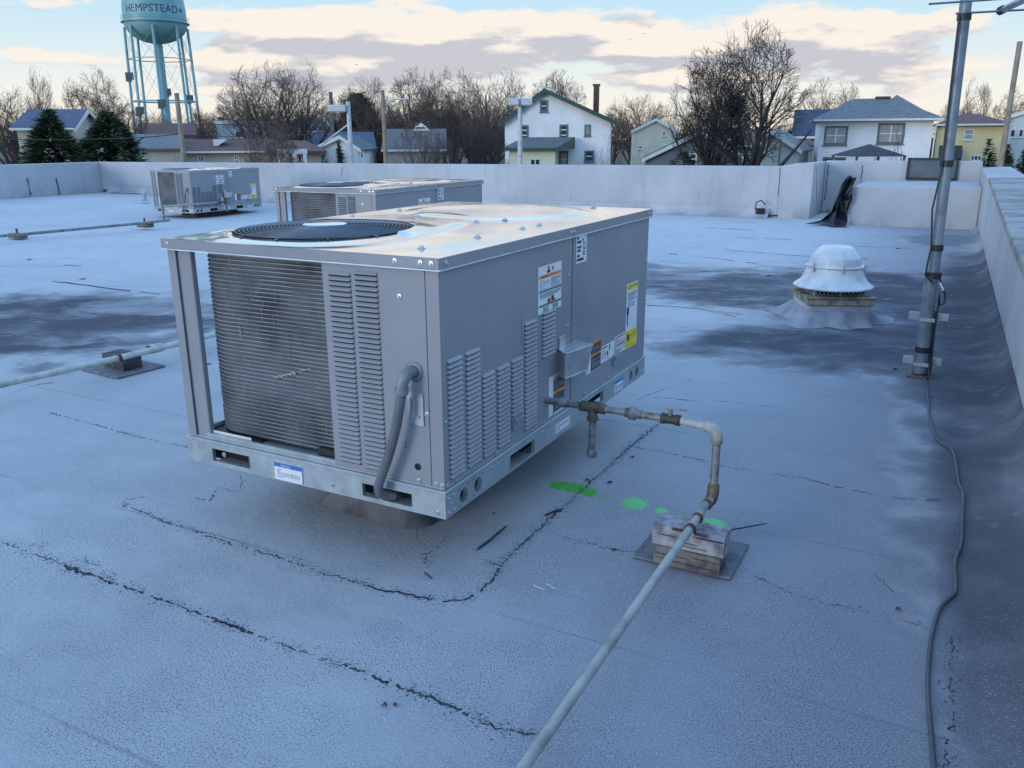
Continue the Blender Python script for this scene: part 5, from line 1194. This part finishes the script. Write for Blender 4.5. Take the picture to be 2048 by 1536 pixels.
# ------------------------------------------------------------------ bare trees
M_BARK = mat('bare tree bark', (.10, .08, .068), .9, 0, .2, 1.5, .3, 10); M_TWIG = mat('bare twigs', (.15, .108, .092), .9, 0, .15, .5)
M_BARKD = mat('dark wet bark', (.05, .045, .045), .9, 0, .2, 1.5, .3, 10)
def grow(seed, stems=1, wide=.42, limbs=6, kids=(5, 6, 5), up=.22, twigr=.019, r0=.30, zc=.60, zr=.42, fork=.16, droop=0., H_=15.):
    """bare crown: limbs fill an ellipsoid envelope, side shoots along every branch"""
    rn = random.Random(seed); T, C = MB(), MB(); RX = wide*H_; RZ = zr*H_; CZ = zc*H_
    lump = [(rn.uniform(0, 6.28), rn.uniform(-1, 1), rn.uniform(.78, 1.12)) for _ in range(14)]
    def room(p):
        g = math.atan2(p.y, p.x); t = (p.z-CZ)/RZ; k = 1.0
        for a, b, c in lump:
            w_ = math.exp(-((math.sin((g-a)/2)*2)**2+(t-b)**2)*3); k += (c-1)*w_
        return math.sqrt((p.x/RX)**2+(p.y/RX)**2+t*t)/k
    nl = len(kids)
    def branch(p, d, L, r, lev):
        k = 5 if lev < 2 else 3; pts = [p]; dd = d.copy(); wob = .10+.03*lev
        for i in range(k):
            dd = (dd+Vector((rn.gauss(0, wob), rn.gauss(0, wob), rn.gauss(0, wob*.7)+up*(.10 if lev else .04)))).normalized(); q = pts[-1]+dd*(L/k)
            if room(q) > 1.0 and (lev > 0 or q.z > CZ*.85): break
            pts.append(q)
        if len(pts) < 2: return
        n = len(pts)-1; r1 = max(twigr*.45, r*(.22 if lev == 0 else .35))
        (T if lev < 2 else C).tube(pts, [r+(r1-r)*i/n for i in range(n+1)], 7 if lev == 0 else (4 if lev < 3 else 3), cap=False)
        if lev >= nl: return
        if lev > 1 and p.z < H_*(fork-.02): return
        kn = kids[lev]+rn.randint(-1, 1)
        for q in range(kn):
            f = (.22+.78*(q+rn.random()*.8)/kn); f = min(.999, f); i = min(n-1, int(f*n)); pp = pts[i].lerp(pts[i+1], f*n-i); t = (pts[i+1]-pts[i]).normalized()
            ax = t.orthogonal().normalized(); ax.rotate(Matrix.Rotation(rn.uniform(0, 6.28), 3, t)); an = rn.uniform(.45, .95)*(1 if f < .9 else .5)
            nd = t.copy(); nd.rotate(Matrix.Rotation(an, 3, ax)); nd = (nd+Vector((0, 0, up*.35))).normalized()
            branch(pp, nd, L*rn.uniform(.48, .74)*(1.1-.35*f), max(twigr*.8, (r+(r1-r)*f)*.55), lev+1)
    for s_ in range(stems):
        g = 6.28*s_/max(1, stems)+rn.random(); m_ = stems > 1; d = Vector((math.cos(g)*.20*m_, math.sin(g)*.20*m_, 1)).normalized(); th = H_*fork
        T.tube([Vector((d.x, d.y, -.2)), d*th*.5+Vector((d.x, d.y, 0)), d*th+Vector((d.x, d.y, 0))], [r0*1.35, r0*1.05, r0], 9, cap=False); o_ = d*th+Vector((d.x, d.y, 0))
        nn = max(2, round(limbs/stems))
        for q in range(nn):
            g2 = g+6.28*(q+.5*rn.random())/nn; a = (.12+1.25*((q*.618) % 1))*min(1.2, wide/.40); nd = (d*1.0+Vector((math.cos(g2)*a, math.sin(g2)*a, .12))).normalized()
            branch(o_-d*rn.uniform(0, .12)*th, nd, H_*rn.uniform(.40, .60), r0*rn.uniform(.5, .68), 0)
    zs = max(v[2] for v in C.v); rr = sorted(math.hypot(v[0], v[1]) for v in C.v)[int(len(C.v)*.985)]
    return T, C, zs, rr
PROTO = []
for args in (dict(seed=1, limbs=8, kids=(6, 5, 5, 3), wide=.27, zc=.67, zr=.345, fork=.26, twigr=.016), dict(seed=5, limbs=8, stems=2, kids=(6, 6, 5, 3), wide=.25, zc=.66, zr=.35, fork=.22, twigr=.017), dict(seed=9, limbs=9, kids=(7, 6, 6), wide=.28, zc=.68, zr=.34, fork=.28, twigr=.0165),
             dict(seed=14, limbs=6, stems=3, kids=(6, 5, 4), wide=.16, up=.6, r0=.14, zr=.42, fork=.25), dict(seed=22, limbs=9, kids=(7, 5, 5, 3), wide=.29, up=.16, r0=.34, zc=.655, zr=.36, fork=.24, twigr=.0155), dict(seed=31, limbs=12, stems=6, kids=(5, 5, 4), wide=.5, r0=.09, fork=.05, twigr=.026, zc=.5, zr=.5)):
    PROTO.append(grow(**args))
tmesh = {}
def tree(k, px, pyt, wpx, depth, label, group=None, dark=False, rz=None, name='bare_tree', cat='tree'):
    T, C, zs, rr = PROTO[k]; base = D(px, 322, depth); root = empty(name, Vector((base.x, base.y, ZG)), (px*1.7) % 6.28 if rz is None else rz, label, cat, group)
    h = D(px, pyt, depth).z-ZG; w = wpx/1663*depth/2/math.cos(0); root.scale = (w/rr, w/rr, h/zs)
    for nm, mb, mt in (('trunk', T, M_BARKD if dark else M_BARK), ('crown', C, M_BARKD if dark else M_TWIG)):
        key = (k, nm, dark)
        if key not in tmesh: o = mb.build(nm, mt, root); tmesh[key] = o
        else: o = tmesh[key].copy(); COL.objects.link(o); o.parent = root
    return root
tree(4, 1492, 36, 235, 50, 'tallest dark bare tree on the right with wide round crown and a nest-like clump', dark=True, rz=.4)
tree(0, 1410, 90, 165, 51, 'dark bare tree with two leaning stems, left of the tallest one', dark=True, rz=1.9)
tree(0, 1648, 150, 130, 82, 'rounded brown bare tree behind the navy roof')
tree(0, 535, 116, 175, 70, 'large bare tree left of the dark wooden pole, left half of the twin crowns')
tree(2, 600, 116, 140, 72, 'large bare tree, right half of the twin crowns left of the dark pole', rz=1)
tree(3, 104, 128, 62, 80, 'thin many-stemmed bare tree rising behind the blue-violet roof')
tree(1, 208, 130, 130, 78, 'fan-shaped bare tree left of the water tower', rz=2.2)
tree(2, 30, 165, 150, 84, 'brown bare tree at the far left edge'); 
tree(2, 310, 205, 70, 90, 'small bare tree between the water tower legs'); tree(0, 408, 205, 70, 95, 'small bare tree right of the water tower legs')
tree(4, 742, 148, 120, 95, 'pale bare tree left of the tan street lamp'); tree(0, 838, 128, 140, 88, 'broad bare tree right of the tan street lamp', rz=.3)
tree(1, 905, 130, 120, 84, 'upright bare tree left of the dark dense one', rz=.8); tree(2, 985, 128, 150, 74, 'dense brown bare tree just left of the white house', dark=False, rz=2.)
tree(4, 1110, 135, 130, 96, 'pale bare tree rising behind the roof of the white house', rz=1.2); tree(2, 1268, 178, 120, 92, 'rounded bare tree behind the cream gable house', rz=.2)
tree(0, 1345, 205, 110, 80, 'low bare tree between the cream gable and the dark low house', rz=.9)
tree(3, 1935, 150, 60, 95, 'thin pale bare tree just right of the mast'); tree(2, 1905, 195, 80, 110, 'faint bare tree behind the yellow house'); tree(1, 2030, 165, 110, 92, 'bare tree behind the tall grey pole at the right edge')
tree(5, 1785, 248, 130, 44, 'twiggy bare shrub in front of the white hip-roofed house', dark=True, name='bare_shrub', cat='shrub')
tree(5, 1222, 252, 90, 50, 'pale twiggy shrub at the right foot of the white house', name='bare_shrub', cat='shrub'); tree(5, 1190, 285, 70, 47, 'low twiggy shrub in front of the white house wall', name='bare_shrub', cat='shrub')
tree(4, 845, 230, 130, 44, 'low spreading bare tree in front of the dark grey roof', rz=2.6); tree(4, 975, 235, 90, 45, 'low dark spreading tree left of the pale yellow extension', dark=True); tree(1, 545, 225, 110, 48, 'low bare tree in front of the brown ranch house', rz=.1)
tree(5, 12, 270, 60, 44, 'dark twiggy shrub at the left edge behind the parapet', dark=True, name='bare_shrub', cat='shrub'); tree(5, 345, 285, 90, 46, 'brown shrub at the foot of the light wooden pole', name='bare_shrub', cat='shrub')
tree(5, 940, 290, 110, 50, 'grey tangled shrub left of the white house', name='bare_shrub', cat='shrub'); tree(5, 1300, 300, 120, 46, 'dark tangled shrub in front of the low dark house', dark=True, name='bare_shrub', cat='shrub')
rn = random.Random(2)
for i, px in enumerate(range(-30, 2090, 70)):
    tree(rn.choice((0, 1, 2, 4)), px+rn.uniform(-15, 15), 236-rn.uniform(0, 34)+(18 if px > 1250 else 0), rn.uniform(80, 130), rn.uniform(125, 170), 'small brown bare tree in the distant tree line behind the houses', 'distant bare tree line')
for i, px in enumerate(list(range(650, 1010, 42))):
    tree(rn.choice((0, 2, 4)), px+rn.uniform(-8, 8), 205-rn.uniform(0, 30), rn.uniform(80, 120), rn.uniform(96, 118), 'brown bare tree in the dense middle thicket between dark pole and white house', 'thicket behind the middle houses')
# nest clump in the tallest tree
p = D(1470, 212, 50); mb = MB(); rc = random.Random(8)
for _ in range(200):
    c = Vector((rc.gauss(0, .2), rc.gauss(0, .2), rc.gauss(0, .3))); a = Vector((rc.gauss(0,1), rc.gauss(0,1), rc.gauss(0,1))).normalized()*.16; b = a.orthogonal().normalized()*.12; mb.add([c-a, c+b, c+a, c-b], [(0,1,2,3)])
o = mb.build('ivy_clump', mat('ivy leaves', (.035, .05, .03), .7)); o.location = p; tag(o, 'dark ivy clump in the fork of the tallest bare tree', 'ivy')
# evergreens
def evergreen(px, pyt, wpx, depth, label, seed, round_=False, n=5200, name='evergreen_tree', col=(.07, .115, .06), leaf=.34, cat='evergreen'):
    rc = random.Random(seed); wpx *= 1.8; n = int(n*1.6); b = D(px, 322, depth); root = empty(name, Vector((b.x, b.y, ZG)), 0, label, cat); h = D(px, pyt, depth).z-ZG; w = wpx/1663*depth/2
    mb = MB(); mb.tube([(0,0,0),(0,0,h*.5),(0,0,h*.93)], [.2, .12, .03], 8); mb.build('trunk', M_BARKD, root); mb = MB()
    lob = [(rc.uniform(0, 6.28), rc.uniform(.05, .95), rc.uniform(.7, 1.18)) for _ in range(60)]
    for _ in range(n):
        lb = rc.choice(lob); t = min(.99, max(.0, lb[1]+rc.gauss(0, .05))); g = lb[0]+rc.gauss(0, .25)
        R_ = w*lb[2]*((1-t**1.7)**.75 if round_ else (1-t)**.85+.03); r_ = R_*rc.uniform(.3, 1)**.6*(1+.22*math.sin(lb[0]*7+lb[1]*23))
        c = Vector((r_*math.cos(g), r_*math.sin(g), h*t+h*.04-r_*.12)); d = Vector((math.cos(g), math.sin(g), rc.uniform(-.35, .55))).normalized()*leaf*rc.uniform(.6, 1.5)
        s_ = d.cross(Vector((rc.gauss(0,.4), rc.gauss(0,.4), 1))).normalized()*leaf*.28; mb.add([c-d*.4-s_, c+d, c-d*.4+s_], [(0,1,2)])
    mb.build('crown', mat('conifer needles '+str(round(col[0], 3)), col, .8, 0, .35, .9), root)
evergreen(112, 232, 150, 46, 'dark green pointed evergreen in front of the blue-violet roof, the left of two', 3, False, 6500); evergreen(225, 236, 130, 47, 'broad round-topped dark evergreen, the right of the two at left', 4, True, 6500)
evergreen(680, 293, 30, 48, 'small green conical evergreen left of the white floodlight pole', 6, False, 1500, leaf=.2); evergreen(650, 312, 30, 47, 'small clipped dark bush at the foot of the dark wooden pole', 7, True, 1200, leaf=.15, name='bush', cat='bush')
evergreen(722, 195, 75, 100, 'dark pine with ragged crown behind the white floodlight pole', 8, True, 3500, leaf=.8, col=(.05, .055, .04)); 
for i, (px, pt, w_) in enumerate(((1976,288,62),(2014,298,66),(2050,296,60))): evergreen(px, pt, w_, 40, ['narrow dark thuja at the right, the leftmost of three', 'middle thuja of three at the right edge', 'thuja cut by the right edge of the photo'][i], 20+i, False, 2600, leaf=.14, name='thuja', col=(.035, .07, .03), cat='thuja')
evergreen(1365, 313, 125, 44, 'low dark hedge along the wall in front of the dark low house', 33, True, 3000, leaf=.2, name='hedge', cat='hedge', col=(.035, .04, .035))
evergreen(1575, 268, 40, 75, 'dark evergreen between the garage and the navy roof', 31, True, 1500, leaf=.4)
# street-level cars glimpsed over the wall
def car(px, py, depth, col, label):
    p = D(px, py, depth); root = empty('parked_car', Vector((p.x, p.y, ZG)), 0, label, 'car')
# birds
for i, (px, py) in enumerate(((1289,68),(1260,79),(713,130),(762,133))):
    p = D(px, py, 90); mb = MB(); mb.add([(-.32,0,.10),(-.12,.05,.03),(0,.08,0),(.12,.05,.03),(.32,0,.10),(.1,-.08,.0),(-.1,-.08,.0),(0,-.2,-.02),(0,.2,.02)], [(0,1,6),(1,8,3,5,7,6),(3,4,5)]); o = mb.build('bird', M_BLACK); s_ = o.modifiers.new('s', 'SOLIDIFY'); s_.thickness = .08; o.scale = (.45, .45, .45); o.location = p; tag(o, ['tiny dark bird left of the tallest tree, the upper of two', 'tiny dark bird in the blue gap of sky, the lower left one', 'tiny dark bird above the twin-crowned tree', 'tiny dark bird over the street lamp'][i], 'bird', 'birds in the sky')
# ================================================================== CAMERA
cd = bpy.data.cameras.new('camera'); cam = bpy.data.objects.new('camera', cd); COL.objects.link(cam); sc.camera = cam
cp, sp, cr, sr = math.cos(PITCH), math.sin(PITCH), math.cos(ROLL), math.sin(ROLL)
r_ = Vector((1, 0, 0)); u_ = Vector((0, sp, cp)); f_ = Vector((0, cp, -sp))
rx = r_*cr+u_*sr; ux = -r_*sr+u_*cr
cam.matrix_world = Matrix(((rx.x, ux.x, -f_.x, 0), (rx.y, ux.y, -f_.y, 0), (rx.z, ux.z, -f_.z, HC), (0, 0, 0, 1)))
cd.sensor_width = 36; cd.lens = F*36/2048; cd.clip_end = 5000; cd.clip_start = .02
# ================================================================== WORLD + SUN
SUN_EL, SUN_AZ = R(7), R(232)      # azimuth clockwise from +Y: behind the camera to the left
w = bpy.data.worlds.new('World'); sc.world = w; w.use_nodes = True; nt = w.node_tree; NX.nt = nt
bg = nt.nodes['Background']
sky = nt.nodes.new('ShaderNodeTexSky'); sky.sky_type = 'NISHITA'; sky.sun_disc = False; sky.sun_elevation = SUN_EL; sky.sun_rotation = SUN_AZ; sky.altitude = 10; sky.air_density = 1.0; sky.dust_density = .6; sky.ozone_density = 1.6
tcn = nt.nodes.new('ShaderNodeTexCoord'); V = NX(tcn.outputs['Generated']); x, y, z = sep(V)
az = NX.mth('ARCTAN2', x, y); el = NX.mth('ARCSINE', z)
def azel(px, py): d = ray(px, py).normalized(); return math.atan2(d.x, d.y), math.asin(d.z)
nz = noise(comb(x*3.2, y*3.2, z*9.), 1.9, 8, .56); nz2 = noise(comb(x*2., y*2., z*9+4.), 4.2, 7, .6)
cl = None; clu = None
for (px, py, wx, wy, amp) in ((760,62,330,44,1.25),(980,95,330,36,1.0),(1230,20,130,16,.3),(640,135,300,26,.85),(1650,72,290,66,1.35),(1440,96,100,22,.7),(1278,105,52,15,1.0),(120,118,200,17,.9),(40,5,150,16,.7),(470,15,90,18,.5),(1150,175,420,26,.65),(1780,180,330,22,.35),(300,180,400,18,.4),(1150,55,70,20,.5),(560,70,120,16,.6),(1500,150,300,18,.5)):
    a, e = azel(px, py); dx = (az-a)/(wx/1663); dy = (el-e)/(wy/1663); t = NX.mth('EXPONENT', -1.0*(dx*dx+dy*dy))*amp
    cl = t if cl is None else cl+t
    dz = (el+(.010-e))/(wy/1663); t = NX.mth('EXPONENT', -1.0*(dx*dx+dz*dz))*amp; clu = t if clu is None else clu+t
hiE = el.smooth(.42, .70); behind = y.smooth(.15, -.25).max(NX.mth('ABSOLUTE', az).smooth(.66, 1.0, 0, .85))
gen = noise(comb(x*1.4, y*1.4, z*3.), 1.6, 7, .55)
cover = (cl*(1.0-behind)+hiE*gen.smooth(.45, .62)*.75+behind*gen.smooth(.42, .6)*.8+el.smooth(.14, .20)*el.smooth(.62, .40)*(1.0-behind)*gen.smooth(.42, .60)*.75+(nz-.5)*2.6+(nz2-.5)*2.6).smooth(.52, .86)
nzu = noise(comb(x*3.2, y*3.2, (z+.013)*9.), 1.9, 8, .56)
lit = ((nz-nzu)*2.6+(cl-clu)*1.3+(nz2-.5)*2.8+.48).smooth(.26, .76)
ccol = mixc(lit, (.58, .57, .63), (1.0, .90, .80))
SKYK = 0.15; EXPO = 1.22; KX = 1/(2**EXPO)/SKYK
def scale(c, k):
    n = nt.nodes.new('ShaderNodeVectorMath'); n.operation = 'SCALE'; nt.links.new(c.s, n.inputs[0]); n.inputs[3].default_value = k; return NX(n.outputs[0])
clear = mixc(el.smooth(.02, .15), (.95, .93, .84), (.56, .80, .96))
clear = mixc(el.smooth(-.01, .05), (.95, .84, .66), clear)
clear = mixc(behind, clear, (.50, .70, 1.0))
ccol = mixc(behind, mixc(hiE, ccol, (.50, .62, .95)), (.55, .62, .85))
low = scale(clear, KX); cld = scale(ccol, KX)
tint = mixc(1.0, NX(sky.outputs[0]), (.92, 1.05, 1.22), 'MULTIPLY')
base = mixc(el.smooth(.26, .65), low, scale(tint, 2.55))
out = mixc(cover*.92*el.smooth(.005, .06)*el.smooth(1.2, .5, .35, 1), base, cld)
out = mixc(el.smooth(0, -.03), out, (.6, .7, .9))
nt.links.new(out.s, bg.inputs[0]); bg.inputs[1].default_value = SKYK
ld = bpy.data.lights.new('sun', 'SUN'); lo = bpy.data.objects.new('sun', ld); COL.objects.link(lo)
ld.energy = .5; ld.angle = R(18); ld.color = (.96, .95, .92)
dv = Vector((math.sin(SUN_AZ)*math.cos(SUN_EL), math.cos(SUN_AZ)*math.cos(SUN_EL), math.sin(SUN_EL)))
lo.rotation_euler = dv.to_track_quat('Z', 'Y').to_euler()
vs_ = sc.view_settings; vs_.view_transform = 'Standard'; vs_.look = 'None'; vs_.exposure = EXPO; vs_.gamma = 1; 
sc.render.engine = 'CYCLES'
